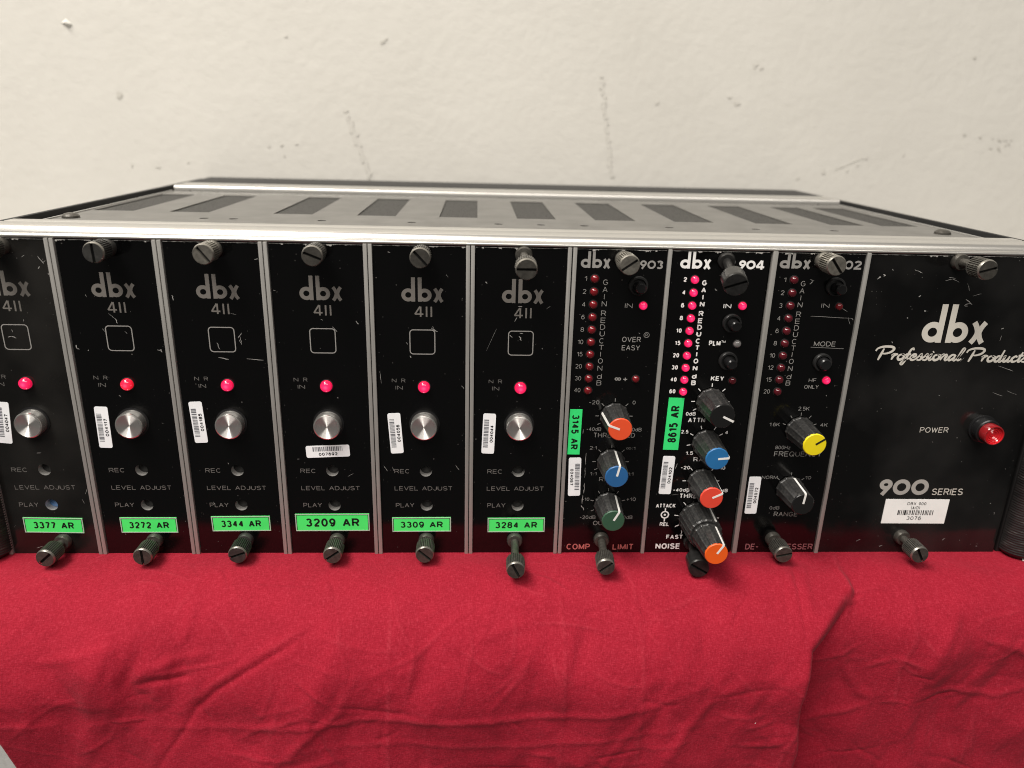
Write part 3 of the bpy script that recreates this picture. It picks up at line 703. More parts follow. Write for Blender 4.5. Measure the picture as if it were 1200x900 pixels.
def extrude_x(prof, x0, x1, mb, mi=0):
    n = len(prof); vs = [(x0, y, z) for y, z in prof] + [(x1, y, z) for y, z in prof]
    fs = [(i, (i + 1) % n, n + (i + 1) % n, n + i) for i in range(n)] + [tuple(range(n - 1, -1, -1)), tuple(range(n, 2 * n))]
    mb.add(vs, fs, mi)
b_ = MB()
extrude_x([(-.5, 131.75), (-.75, 132.0), (-.7, 132.6), (-.2, 133.1), (.6, 133.25), (22.5, 133.25), (22.5, 131.75)], -22, 453, b_)
extrude_x([(.9, 133.26), (1.2, 134.2), (1.9, 135.2), (3.0, 135.75), (11.5, 135.8), (11.9, 135.35), (13.0, 135.3), (13.4, 135.7), (19.5, 135.7), (20.2, 135.2), (20.2, 133.26)], 15.5, 411.5, b_)
b_.build('front_rail', M['front_rail'], rack, angle=50)
b_ = MB()
extrude_x([(190, 131.6), (190, 134.0), (190.6, 134.7), (196, 134.8), (196.4, 134.4), (198, 134.4), (198.4, 134.8), (212, 134.8), (213, 134.2), (213, 131.6)], 12, 419, b_)
b_.build('rear_rail', M['front_rail'], rack, angle=50)
b_ = MB(); b_.box(6, 424, 213.5, 272, 124, 133.9, c=1.2); b_.build('rear_housing', M['chassis'], rack)
for x0, x1 in ((-25, 1.4), (424.6, 456)):
    b_ = MB(); b_.box(x0, x1, .2, 3.4, .6, 131.6, c=.3); b_.build('rack_ear', M['chassis'], rack)
for cx in (-10.4, 437.2):
    b_ = MB(); zs_ = [0.6, 1.0] + [1.6 + .55 * i for i in range(236)] + [131.0]
    n = 20; vs = []
    for k, z in enumerate(zs_):
        e = min(1, .80 + .2 * min(1, (z - .6) / 2.2)) * (1.0 if k % 2 else 0.985)
        for i in range(n + 1):
            a = math.pi * i / n
            vs.append((cx - 12.2 * e * math.cos(a), -.2 - 9.5 * e * math.sin(a) ** .8, z))
    fs = [(k * (n + 1) + i, k * (n + 1) + i + 1, (k + 1) * (n + 1) + i + 1, (k + 1) * (n + 1) + i) for k in range(len(zs_) - 1) for i in range(n)]
    fs += [tuple(range(n, -1, -1)), tuple((len(zs_) - 1) * (n + 1) + i for i in range(n + 1))]
    b_.add(vs, fs)
    # worn bright nicks along the lower edge
    rr = random.Random(int(cx) + 50)
    for i in range(9):
        a = math.pi * (0.28 + .28 * rr.random()); q = 12.2 * .86
        x, y = cx - q * math.cos(a), -.2 - 9.5 * .86 * math.sin(a) ** .8
        b_.box(x - rr.uniform(.2, .9), x + rr.uniform(.2, .9), y - .45, y, .7, .9 + rr.uniform(.1, .4), 1)
    b_.build('handle', [M['handle'], M['edge']], rack, angle=25)

# ================================================================ parts shared by the modules
_mc = {}
def screw_mesh(L, kind):
    key = ('screw', L, kind)
    if key in _mc: return _mc[key]
    b_ = MB(); hl = 8.2; r = 4.3 if kind == 'screw_black' else 3.8; rr_ = r - .36
    b_.lathe([(1.7, -2.0), (1.7, -(L - hl) - .2)], 20, cap1=False)
    kn = lambda j, q, y: 1.0 if (q < r - .2 or j % 4 < 2) else 0.86
    if kind == 'screw_black': kn = None
    b_.lathe([(1.7, -(L - hl) - .1), (r - .8, -(L - hl)), (r, -(L - hl) - .6), (r, -L + .9)], 120, cap1=False, mod=kn, mcol=(lambda j: 3 if j % 4 == 0 else 0) if kn else None)
    b_.lathe([(r, -L + .9), (r - .08, -L + .5), (r - .36, -L + .05)], 120, cap1=False, mi=1)
    b_.lathe([(rr_ + .02, -L + 1.3), (rr_, -L + 1.3)], 48, mi=2)
    g = .52
    for sgn in (1, -1):
        a0 = math.asin(g / rr_); arcp = [(rr_ * math.cos(a0 + (math.pi - 2 * a0) * i / 24), sgn * rr_ * math.sin(a0 + (math.pi - 2 * a0) * i / 24)) for i in range(25)]
        n = len(arcp)
        b_.add([(x, -L, z) for x, z in arcp] + [(x, -L + 1.3, z) for x, z in arcp], [tuple(range(n))] + [(i, (i + 1) % n, n + (i + 1) % n, n + i) for i in range(n)])
    me = b_.mesh('thumbscrew', [M[kind], M['screw_rim'] if kind != 'screw_black' else M['knurl_black'], M['dark'], M[{'screw_light': 'knurl_light', 'screw_black_m': 'knurl_black'}.get(kind, 'knurl_dark')]], angle=28); _mc[key] = me
    return me
def collar_mesh(kind):
    key = ('collar', kind)
    if key not in _mc:
        b_ = MB(); b_.lathe([(3.3, -.02), (3.3, -1.6), (2.9, -2.4), (1.75, -2.5)], 36, cap1=False); _mc[key] = b_.mesh('collar', M[kind])
    return _mc[key]
def screw(parent, x, z, L, slot, kind='screw', dx=0.0, dz=0.0):
    o = put('thumbscrew', screw_mesh(L, kind), parent, (x, 0, z))
    q = Vector((0, -1, 0)).rotation_difference(Vector((dx, -L, dz)).normalized()) @ Quaternion((0, 1, 0), -R(slot))
    o.rotation_mode = 'QUATERNION'; o.rotation_quaternion = q
    c = put('collar', collar_mesh(kind), o)
    return o
def led(parent, x, z, kind, r=1.55, label=None):
    key = ('led', kind, r)
    if key not in _mc:
        b_ = MB(); h_ = r * 1.15
        b_.lathe([(r, -.02), (r, -h_ * .35), (r * .93, -h_ * .62), (r * .72, -h_ * .86), (r * .4, -h_ * .97), (.02, -h_)], 28)
        b_.lathe([(r + .35, -.02), (r + .32, -.3), (r + .02, -.32)], 28, cap1=False, mi=1)
        _mc[key] = b_.mesh('led', [M[kind], M['bezel']], angle=60)
    o = put('led', _mc[key], parent, (x, 0, z))
    if label: o['label'] = label
    return o
def button(parent, x, z, r=2.05, L=6.2):
    key = ('btn', r, L)
    if key not in _mc:
        b_ = MB(); b_.lathe([(3.75, -.02), (3.75, -1.1), (3.5, -1.5), (2.9, -1.5), (2.7, -.6), (.1, -.6)], 36); _mc[key] = b_.mesh('bezel', M['bezel'])
        c = MB(); c.lathe([(r, -.5), (r, -L + .5), (r - .45, -L), (.02, -L + .08)], 28); _mc[key + ('p',)] = c.mesh('push_button', M['button'])
    o = put('push_button', _mc[key + ('p',)], parent, (x, 0, z)); put('bezel', _mc[key], o); return o
def knob_meshes(L, r0, r1, capk, ptr):
    key = ('knob', L, r0, r1)
    fl = lambda j, q, y: 1.0 if (j % 8 in (0, 1)) else (0.965 if (j % 8 in (2, 7)) else 0.955)
    if key not in _mc:
        b_ = MB(); b_.lathe([(r0 + .3, -.5), (r0 + .3, -1.4), (r0, -1.8), (r1 + .25, -L + .4), (r1 + .05, -L)], 96, mod=fl)
        _mc[key] = b_.mesh('control_knob', M['knob'], angle=22)
    ck = ('cap', L, r1, capk)
    if ck not in _mc:
        c = MB(); c.lathe([(r1 - .02, -L + .35), (r1 - .02, -L - .15), (r1 - .3, -L - .42), (.02, -L - .45)], 48); _mc[ck] = c.mesh('cap', M[capk])
    pk = ('ptr', L, r0, r1, ptr)
    if pk not in _mc:
        p = MB(); w = .42
        p.add([(0.3, -L - .5, -w), (r1 + .02, -L - .5, -w), (r1 + .02, -L - .5, w), (0.3, -L - .5, w), (0.3, -L - .4, -w), (r1 + .02, -L - .2, -w), (r1 + .02, -L - .2, w), (0.3, -L - .4, w)],
              [(0, 1, 2, 3), (0, 4, 5, 1), (1, 5, 6, 2), (2, 6, 7, 3), (3, 7, 4, 0)])
        if ptr == 'pointer':
            a, c_ = r0 + .12, r1 + .34
            p.add([(a, -1.9, -w), (c_, -L - .1, -w), (c_, -L - .1, w), (a, -1.9, w), (a - .5, -1.9, -w), (c_ - .5, -L - .1, -w), (c_ - .5, -L - .1, w), (a - .5, -1.9, w)],
                  [(0, 1, 2, 3), (0, 4, 5, 1), (1, 5, 6, 2), (2, 6, 7, 3), (3, 7, 4, 0)])
        _mc[pk] = p.mesh('pointer', M[ptr], smooth=False)
    return _mc[key], _mc[ck], _mc[pk]
def knob(parent, x, z, ang, capk, L=14.0, r0=5.7, r1=4.65, ptr='pointer', y=0, label=None):
    a, c, p = knob_meshes(L, r0, r1, capk, ptr)
    o = put('control_knob', a, parent, (x, y, z)); o.rotation_euler = (0, -R(ang), 0)
    put('cap', c, o); put('pointer', p, o)
    if label: o['label'] = label
    return o
def tape(parent, cx, cz, w, hgt, ang, txt, tw, th, green='green', edge=True):
    b_ = MB(); b_.box(-w / 2, w / 2, -.32, -.04, -hgt / 2, hgt / 2, 0)
    if edge:
        e = .38; y0, y1 = -.40, -.33
        b_.box(-w / 2, w / 2, y0, y1, hgt / 2 - e, hgt / 2, 1); b_.box(-w / 2, -w / 2 + e, y0, y1, -hgt / 2, hgt / 2 - e, 1)
        b_.box(w / 2 - e, w / 2, y0, y1, -hgt / 2, hgt / 2 - e, 1); b_.box(-w / 2 + e, w / 2 - e, y0, y1, -hgt / 2, -hgt / 2 + e, 1)
        e2 = .26
        b_.quadstrip([(-w / 2 + e, hgt / 2 - e - e2 / 2), (w / 2 - e, hgt / 2 - e - e2 / 2)], e2, -.335, mi=2)
        b_.quadstrip([(-w / 2 + e + e2 / 2, hgt / 2 - e - e2), (-w / 2 + e + e2 / 2, -hgt / 2 + e)], e2, -.335, mi=2)
        b_.quadstrip([(w / 2 - e - e2 / 2, hgt / 2 - e - e2), (w / 2 - e - e2 / 2, -hgt / 2 + e)], e2, -.335, mi=2)
    o = b_.build('asset_tag', [M[green], M['green_edge'], M['ink_black']], parent, (cx, 0, cz), smooth=False)
    o.rotation_euler = (0, -R(ang), 0)
    t = MB(); t.base = -.34; text(t, txt, -tw / 2, -th / 2, tw / 2, th / 2, bold=.017)
    t.build('tag_lettering', M['ink_black'], o, smooth=False)
    o['label'] = 'green tape tag reading ' + txt
def barcode(parent, cx, cz, ang, num, L=17.5, hgt=5.15, seed=0, flip=False):
    b_ = MB(); vs, fs = outline([rrect(-L / 2, -hgt / 2, L / 2, hgt / 2, .75)], -.22, -.04, 'barcode_label'); b_.add(vs, fs)
    o = b_.build('barcode_label', M['white_label'], parent, (cx, 0, cz), smooth=False); o.rotation_euler = (0, -R(ang), 0)
    rr_ = random.Random(seed + int(num)); c = MB(); c.base = -.24; x = -L * .345
    while x < L * .345:
        w = rr_.choice((.18, .26, .42, .5)); c.poly([(x, hgt * .02), (x + w, hgt * .02), (x + w, hgt * .40), (x, hgt * .40)], -.25); x += w + rr_.choice((.16, .22, .34))
    c.build('barcode', M['bar_ink'], o, smooth=False)
    t = MB(); t.base = -.24; text(t, num, -L * .215, -hgt * .36, L * .215, -hgt * .10, bold=.02); t.build('label_number', M['bar_ink_black'], o, smooth=False)
def side_rail(parent, x0, x1, z0=.5, z1=131.7):
    b_ = MB(); b_.box(x0, x1, -1.0, 1.2, z0, z1, c=.22)
    return b_.build('side_rail', M['rail'], parent)
def front_panel(parent, x0, x1, hl, xoff, z0=.5, z1=131.2, m_='panel', seed=0):
    if seed == 0: m_ = 'panel_sheen'
    vs, fs = outline([[(x0, z0), (x1, z0), (x1, z1), (x0, z1)]] + hl, 0, 2.0, 'front_panel')
    b_ = MB(); b_.add(vs, fs); rr_ = random.Random(seed); b_.base = -.008
    for a, c, d, e, w in SCR:
        if x0 + xoff <= (a + d) / 2 <= x1 + xoff:
            a -= xoff; d -= xoff; n = 4; pts = []
            for i in range(n + 1):
                t = i / n; j = rr_.uniform(-.5, .5) * w * (0 < i < n)
                pts.append((a + (d - a) * t + j, c + (e - c) * t + j * .7))
            w *= .7
            b_.quadstrip(pts, w, mi=1, ww=[w * .35] + [w * rr_.uniform(.5, 1.2) for _ in range(n - 1)] + [w * .3])
    # fine dust and nicks, heavier near the edges
    for i in range(int((x1 - x0) * 1.1)):
        x = x0 + (x1 - x0) * (rr_.random() if i % 3 else rr_.choice((rr_.random() * .1, 1 - rr_.random() * .1))); z = rr_.uniform(1, 130)
        r = rr_.choice((.07, .08, .10, .14)); b_.poly([(x + r * rr_.uniform(.5, 1.3) * math.cos(k), z + r * rr_.uniform(.5, 1.3) * math.sin(k)) for k in (0, 1.3, 2.5, 3.8, 5)], mi=3)
    # chipped paint along the top edge
    x = x0
    while x < x1 - .5:
        w = rr_.uniform(.5, 3.0); xe = min(x + w, x1)
        dd = rr_.uniform(.06, .22) if rr_.random() < .86 else rr_.uniform(.35, .9)
        n = 5; b_.poly([(x, z1), (xe, z1)] + [(xe - (xe - x) * i / n, z1 - dd * rr_.uniform(.3, 1)) for i in range(n + 1)], mi=2)
        x += w
    return b_.build('front_panel', [M[m_], M['scratch'], M['edge'], M['ink_dim']], parent, smooth=False)
def trimmer(parent, x, z, floor, label=None):
    b_ = MB(); b_.lathe([(2.5, .12), (2.5, 3.2)], 32, cap1=False); 
    o = b_.build('trimmer_hole', M['alu'], parent, (x, 0, z))
    c = MB(); c.lathe([(2.45, 3.4), (2.45, 3.2), (1.2, 3.1), (.02, 3.1)], 24); c.build('trimmer', M[floor], o)
    if label: o['label'] = label

# ================================================================ six narrow noise-reduction modules
G411 = 'narrow black modules with a silver push button'
mods = [
  dict(tag='3377 AR', tg=(20.0, 13.9, 23.7, 6.9, -1.0), tx=(16.2, 3.1), bc=(8.6, 59.3, 84.8, '004047'), led='led_pink_big', top=(20.8, 128.5, 11.5, 75, 'screw', 0, 0), bot=(22.9, 6.6, 14.0, 42, 'screw', -.6, 0), play='blue_trim',
       label='black module tagged 3377 AR with a blue trimmer in its PLAY hole'),
  dict(tag='3272 AR', tg=(20.3, 14.0, 23.0, 7.0, 0), tx=(16.2, 3.0), bc=(8.3, 57.6, 88.8, '004117'), led='led_red', top=(20.4, 128.5, 11.5, 92, 'screw_black_m', 0, 0), bot=(21.9, 6.9, 13.5, 91, 'screw', 0, 0), play='dark',
       label='black module tagged 3272 AR, its indicator glowing a warmer red than its neighbours'),
  dict(tag='3344 AR', tg=(19.8, 14.7, 24.0, 6.9, .6), tx=(16.4, 3.1), bc=(7.2, 60.0, 92.6, '004185'), led='led_pink_big', top=(20.1, 128.6, 11.5, -52, 'screw_light', 0, 0), bot=(21.0, 7.1, 12.5, 20, 'screw_black_m', 0, 0), play='dark',
       label='black module tagged 3344 AR with a white scratch line right of its square outline'),
  dict(tag='3209 AR', tg=(19.4, 15.3, 30.6, 8.0, .3), tx=(22.2, 3.9), bc=(19.2, 47.8, 2.6, '007692'), led='led_pink_big', top=(19.9, 128.6, 11.0, -22, 'screw', 0, 0), bot=(20.9, 6.8, 12.5, 36, 'screw', 0, 0), play='dark',
       label='black module with the largest green tag, 3209 AR, and a barcode label lying flat'),
  dict(tag='3309 AR', tg=(18.4, 14.3, 24.6, 6.7, .4), tx=(17.8, 2.9), bc=(8.5, 55.8, 93.6, '004056'), led='led_pink_big', top=(20.1, 128.5, 11.0, -47, 'screw', 0, 0), bot=(20.3, 7.0, 12.5, -42, 'screw', 0, 0), play='dark',
       label='black module tagged 3309 AR beside the module with the largest green tag'),
  dict(tag='3284 AR', tg=(20.2, 14.1, 24.2, 6.7, .3), tx=(17.8, 3.0), bc=(7.9, 55.9, 88.0, '004044'), led='led_pink_big', top=(20.0, 128.6, 28.0, 0, 'screw', -.7, -.4), bot=(19.7, 7.0, 24.0, -62, 'screw', -.6, 0), play='dark',
       label='black module tagged 3284 AR with both thumbscrews pulled far out'),
]
M['screw_black_m'] = m_screw('dull_black_screw', (0.075, 0.073, 0.068), 0.45)
for k, d in enumerate(mods):
    t = thing('rack_module', d['label'], 'rack module', (38.1 * k, 0, 0), G411)
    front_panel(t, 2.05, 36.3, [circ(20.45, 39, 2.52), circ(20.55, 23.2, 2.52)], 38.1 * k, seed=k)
    side_rail(t, .2, 1.7); side_rail(t, 36.5, 37.97)
    mb = MB(); logo(mb, 12.1, 110.1, 28.1, 119.4); mb.build('logo', M['ink_grey'], t, smooth=False)
    mb = MB(); digit(mb, '4', 16.9, 104.2, 20.3, 108.2, .62); digit(mb, '1', 21.2, 104.2, 21.9, 108.2, .62); digit(mb, '1', 23.0, 104.2, 23.7, 108.2, .62); mb.build('model_number', M['ink_grey'], t, smooth=False)
    mb = MB(); mb.quadstrip(rrect(15.0, 89.3, 24.6, 99.0, 1.3), .36, closed=True); mb.build('square_outline', M['ink_mid'], t, smooth=False)
    mb = MB()
    text(mb, 'N', 7.6, 77.5, 9.4, 79.1); text(mb, 'R', 11.3, 77.5, 12.9, 79.1); text(mb, 'IN', 9.0, 74.5, 11.8, 76.2)
    mb.build('indicator_lettering', M['ink_dim'], t, smooth=False); mb = MB()
    text(mb, 'REC', 7.6, 38.0, 13.9, 39.9); text(mb, 'LEVEL ADJUST', 7.5, 30.2, 31.3, 32.1); text(mb, 'PLAY', 7.8, 22.3, 15.4, 24.3)
    mb.build('lettering', M['ink_dim'], t, smooth=False)
    led(t, 20.2, 75.9, d['led'], 2.35)
    b_ = MB(); b_.lathe([(5.35, -.05), (5.35, -3.9), (5.15, -4.4), (4.75, -4.6)], 64, cap1=False, mi=1); b_.lathe([(4.78, -4.59), (3.2, -4.28), (1.6, -4.0), (.02, -3.85)], 64, mi=0)
    if 'spun_btn' not in _mc: _mc['spun_btn'] = b_.mesh('push_button', [M['spun'], M['bright']], angle=30)
    pb = put('push_button', _mc['spun_btn'], t, (20.15, 0, 59.9))
    c = MB(); c.lathe([(6.15, -.02), (6.15, -.35), (5.9, -.45), (5.4, -.45)], 48, cap1=False)
    if 'btn_ring' not in _mc: _mc['btn_ring'] = c.mesh('button_ring', M['button'])
    put('button_ring', _mc['btn_ring'], pb)
    trimmer(t, 20.45, 39.0, 'dark'); trimmer(t, 20.55, 23.2, d['play'], 'trimmer hole with a blue screw inside' if d['play'] != 'dark' else None)
    x, z, L, sl, kd, dx, dz = d['top']; screw(t, x, z, L, sl, kd, dx, dz)
    x, z, L, sl, kd, dx, dz = d['bot']; screw(t, x, z, L, sl, kd, dx, dz)
    tape(t, *d['tg'], d['tag'], *d['tx']); barcode(t, *d['bc'])

# ================================================================ three processor modules
LZ = [118.7, 115.9, 113.1, 110.35, 106.6, 103.8, 101.1, 98.4, 95.55, 92.8, 90.1, 87.3, 84.3, 80.9, 78.15]
def meter(t, x, z0, step, nums, ink_, kinds, bold, lx, dz=0.0):
    mb = MB()
    for i, s in enumerate(nums):
        z = z0 - step * i; w = .85 if s == '1' else (1.3 if len(s) == 1 else (2.5 if s[0] != '1' else 2.2))
        text(mb, s, x - 3.0 - w, z - .9, x - 3.0, z + .9, bold=bold)
        led(t, x, z, kinds[i])
    for c, z in zip('GAINREDUCTIONdB', LZ):
        w = .45 if c == 'I' else 1.9
        text(mb, c, lx - w / 2, z - 1.05 + dz, lx + w / 2, z + 1.05 + dz, bold=bold)
    return mb
def ticks(mb, cx, cz, r0, r1, angs, w=.28):
    for a in angs: mb.quadstrip([(cx + r0 * math.cos(R(a)), cz + r0 * math.sin(R(a))), (cx + r1 * math.cos(R(a)), cz + r1 * math.sin(R(a)))], w)
DIAL = (90, 45, 135, 0, 180, -30, 210)

# compressor / limiter
t = thing('rack_module', 'black module with red, blue and green capped knobs and a dark red light column', 'rack module', (228.6, 0, 0))
front_panel(t, 2.05, 36.3, [], 228.6, seed=21)
side_rail(t, .35, 1.85); side_rail(t, 36.3, 37.85)
mb = MB(); logo(mb, 3.5, 124.1, 14.8, 130.4); mb.build('logo', M['ink_mid'], t, smooth=False)
mb = MB(); 
for c, a, e in (('9', 26.1, 28.6), ('0', 28.9, 32.1), ('3', 32.4, 34.9)): digit(mb, c, a, 124.1, e, 127.3, .68)
mb.build('model_number', M['ink_mid'], t, smooth=False)
mb = meter(t, 9.15, 120.0, 5.0, ['1', '2', '4', '6', '8', '10', '15', '20', '30', '40'], 'ink_mid', ['led_off'] * 10, -.004, 13.4)
mb.build('meter_lettering', M['ink_mid'], t, smooth=False); mb = MB()
text(mb, 'IN', 21.5, 108.8, 24.5, 110.7); text(mb, 'OVER', 21.4, 95.2, 28.8, 97.3); text(mb, 'EASY', 21.5, 91.8, 28.7, 93.9)
ring(mb, 30.9, 98.1, 1.05, 1.05, .16); text(mb, 'R', 30.45, 97.5, 31.35, 98.7)
text(mb, '∞', 19.6, 78.9, 22.2, 81.1, bold=.01); text(mb, '+', 22.9, 78.8, 24.8, 80.9, bold=.01)
text(mb, 'THRESHOLD', 12.6, 54.5, 29.7, 56.6); text(mb, 'RATIO', 16.2, 34.6, 25.6, 36.6); text(mb, 'OUTPUT', 14.9, 13.9, 27.2, 16.0)
mb.build('lettering', M['ink_mid'], t, smooth=False)
mb = MB()
ticks(mb, 20.5, 64, 6.2, 7.6, DIAL); ticks(mb, 20.5, 43.7, 6.2, 7.6, DIAL); ticks(mb, 20.5, 23.9, 6.2, 7.6, (90, 55, 125, 15, 165, -25, 205))
text(mb, '-20', 9.9, 69.0, 14.1, 70.7); text(mb, '0', 27.6, 69.1, 28.8, 70.7); text(mb, '-40dB', 9.6, 57.4, 15.6, 59.0); text(mb, '+20dB', 25.8, 57.3, 32.2, 58.9)
text(mb, '2:1', 11.4, 49.1, 14.3, 50.6); text(mb, '∞:1', 26.5, 49.1, 30.3, 50.5); text(mb, '1:1', 12.2, 37.3, 14.9, 38.8); text(mb, '-1:1', 26.8, 37.3, 30.4, 38.8)
text(mb, '-10', 9.6, 25.5, 12.6, 27.0); text(mb, '+10', 28.4, 25.5, 32.4, 27.1); text(mb, '-20dB', 9.0, 16.9, 15.8, 18.5); text(mb, '+20dB', 25.0, 16.9, 31.6, 18.5)
mb.build('dial_scale', M['ink_scale'], t, smooth=False)
led(t, 28.5, 109.9, 'led_pink', 1.6, 'lit pink indicator beside the word IN'); led(t, 28.0, 80.0, 'led_off', 1.4)
button(t, 26.0, 117.6)
knob(t, 20.5, 64.0, 160, 'cap_red', label='knob with a red orange cap'); knob(t, 20.5, 43.7, 78, 'cap_blue', label='knob with a blue cap'); knob(t, 20.5, 23.9, 62, 'cap_green', label='knob with a dark green cap')
screw(t, 19.6, 127.6, 13.0, 35, 'screw_light'); screw(t, 18.9, 7.3, 21.0, 40, 'screw', -1.3, -.9)
tape(t, 4.85, 56.9, 19.8, 5.0, -90.5, '3145 AR', 15.2, 3.0, 'green_deep', False)
barcode(t, 5.8, 36.7, -88.6, '004087')

mb = MB(); text(mb, 'COMP', 4.1, 2.0, 14.2, 4.8, bold=.008); text(mb, 'LIMIT', 24.1, 1.9, 33.2, 4.7, bold=.008); mb.build('name_lettering', M['ink_red'], t, smooth=False)

# noise gate
t = thing('rack_module', 'black module with its pink light column lit and a stacked orange capped knob', 'rack module', (266.7, 0, 0))
front_panel(t, .25, 37.7, [], 266.7, seed=22)
mb = MB(); logo(mb, 3.3, 124.5, 15.2, 130.9); mb.build('logo', M['ink_white'], t, smooth=False)
mb = MB()
for c, a, e in (('9', 26.0, 28.7), ('0', 28.8, 32.4), ('4', 32.5, 35.8)): digit(mb, c, a, 124.6, e, 128.0, .85)
mb.build('model_number', M['ink_white'], t, smooth=False)
mb = meter(t, 9.5, 120.3, 5.05, ['2', '4', '6', '8', '10', '15', '20', '30', '40', '60'], 'ink_white', ['led_pink'] * 10, .022, 13.45, .4)
mb.build('meter_lettering', M['ink_white'], t, smooth=False); mb = MB()
text(mb, 'IN', 21.9, 109.2, 25.0, 111.1, bold=.01); text(mb, 'PLM', 17.9, 94.1, 22.5, 96.2, bold=.018); text(mb, 'TM', 22.7, 95.3, 24.4, 96.3)
text(mb, 'KEY', 20.3, 79.5, 25.7, 81.5, bold=.018)
text(mb, 'ATTN', 12.9, 61.4, 20.0, 63.5, bold=.014); text(mb, 'RATIO', 17.0, 43.9, 26.8, 45.9, bold=.014); text(mb, 'THRESHOLD', 12.8, 26.8, 30.4, 29.0, bold=.014)
text(mb, 'ATTACK', 3.2, 22.3, 11.6, 24.2, bold=.014); text(mb, 'REL', 5.6, 13.5, 9.6, 15.3, bold=.014); text(mb, 'FAST', 9.0, 7.1, 16.2, 9.2, bold=.014)
mb.build('lettering', M['ink_white'], t, smooth=False); mb = MB()
text(mb, 'NOISE', 4.7, 2.2, 15.5, 5.0, bold=.016); text(mb, 'GATE', 24.4, 2.2, 33.2, 5.0, bold=.016)
mb.build('name_lettering', M['ink_white'], t, smooth=False); mb = MB()
ring(mb, 7.4, 18.9, 1.55, 1.55, .55); mb.poly(circ(7.4, 18.9, .5, 12)); mb.quadstrip([(7.4, 20.3), (7.4, 22.0)], .5); mb.quadstrip([(7.4, 17.5), (7.4, 15.7)], .5)
mb.build('dial_symbol', M['ink_white'], t, smooth=False)
mb = MB()
ticks(mb, 21.2, 70.6, 6.3, 7.8, (90, 45, 135, 0, 180, -30, 210), .36); ticks(mb, 21.2, 52.6, 6.3, 7.8, (62, 110, 30, 150, -10, 190), .36); ticks(mb, 21.2, 35.0, 6.3, 7.8, (50, 130, 0, 180, -40, 225), .36)
ticks(mb, 21.2, 17.4, 8.0, 9.8, (90, 45, 130, 0, 172, -30, 205), .36)
text(mb, '0dB', 11.7, 64.4, 15.8, 66.0, bold=.014); text(mb, '2.5', 10.6, 56.5, 13.6, 58.1, bold=.014); text(mb, '4', 28.9, 56.3, 30.2, 57.9, bold=.014); text(mb, '1.5', 13.4, 46.9, 16.6, 48.5, bold=.014)
text(mb, '10', 28.6, 40.2, 30.9, 41.8, bold=.014); text(mb, '-20', 12.0, 40.3, 16.0, 41.9, bold=.014); text(mb, '-40dB', 9.8, 29.9, 16.9, 31.5, bold=.014); text(mb, '+10dB', 27.0, 29.7, 33.2, 31.3, bold=.014); text(mb, '1', 15.0, 9.6, 15.6, 11.4, bold=.014)
mb.build('dial_scale', M['ink_white'], t, smooth=False)
led(t, 29.2, 110.4, 'led_pink', 1.6, 'lit pink indicator beside the word IN'); led(t, 29.0, 95.1, 'led_clear', 1.5, 'unlit clear indicator'); led(t, 29.0, 79.7, 'led_dark', 1.45, 'unlit dark red indicator')
button(t, 25.9, 103.4); button(t, 26.2, 88.0)
knob(t, 21.2, 70.6, -26, 'cap_black', 16.0, 5.8, 4.9, label='knob with a black cap')
knob(t, 21.2, 52.6, 5, 'cap_blue2', 16.0, label='knob with a bright blue cap'); knob(t, 21.2, 35.0, 26, 'cap_red2', 15.2, label='knob with a coral red cap')
b_ = MB(); fl = lambda j, q, y: 1.0 if j % 6 < 2 else .97
b_.lathe([(8.0, -.5), (8.0, -1.6), (7.75, -1.9), (7.1, -13.6), (6.6, -14.2), (.1, -14.2)], 120, mod=fl)
outer = b_.build('outer_knob', M['knob'], t, (21.2, 0, 17.4), angle=22)
p = MB(); w = .4
p.add([(7.85, -2, -w), (7.25, -13.6, -w), (7.25, -13.6, w), (7.85, -2, w), (7.3, -2, -w), (6.7, -13.6, -w), (6.7, -13.6, w), (7.3, -2, w)], [(0, 1, 2, 3), (0, 4, 5, 1), (1, 5, 6, 2), (2, 6, 7, 3), (3, 7, 4, 0)])
pp = p.build('pointer', M['pointer'], outer, smooth=False); pp.rotation_euler = (0, -R(58), 0)
knob(t, 21.2, 17.4, 58, 'cap_orange', 14.2, 5.7, 4.6, y=-14.2, label='inner knob with an orange cap')
screw(t, 20.9, 127.9, 27.0, 22, 'screw_black', -4.6, -4.2); screw(t, 19.9, 6.0, 20.0, -30, 'screw_black', -1.8, -1.0)
tape(t, 7.05, 60.7, 22.8, 6.3, 89.0, '8615 AR', 16.2, 3.6, 'green_deep', False)
barcode(t, 6.5, 37.6, 88.6, '004102')

# de-esser
t = thing('rack_module', 'black module with one yellow capped knob and a MODE button', 'rack module', (304.8, 0, 0))
front_panel(t, 2.5, 36.7, [], 304.8, seed=23)
side_rail(t, .3, 2.3); side_rail(t, 36.85, 38.45)
mb = MB(); logo(mb, 3.6, 125.2, 15.7, 131.0); mb.build('logo', M['ink_mid'], t, smooth=False)
mb = MB()
for c, a, e in (('9', 26.0, 28.6), ('0', 29.0, 32.3), ('2', 32.7, 35.6)): digit(mb, c, a, 125.2, e, 128.6, .72)
mb.build('model_number', M['ink_mid'], t, smooth=False)
mb = meter(t, 10.0, 120.8, 5.07, ['1', '2', '3', '4', '6', '8', '10', '12', '15', '20'], 'ink_mid', ['led_dark'] * 10, -.002, 13.95, .7)
mb.build('meter_lettering', M['ink_mid'], t, smooth=False); mb = MB()
text(mb, 'IN', 22.5, 110.0, 25.7, 111.8); text(mb, 'MODE', 22.0, 94.4, 30.8, 96.4); text(mb, 'HF', 22.3, 79.3, 25.4, 80.9); text(mb, 'ONLY', 20.9, 76.5, 26.8, 78.1)
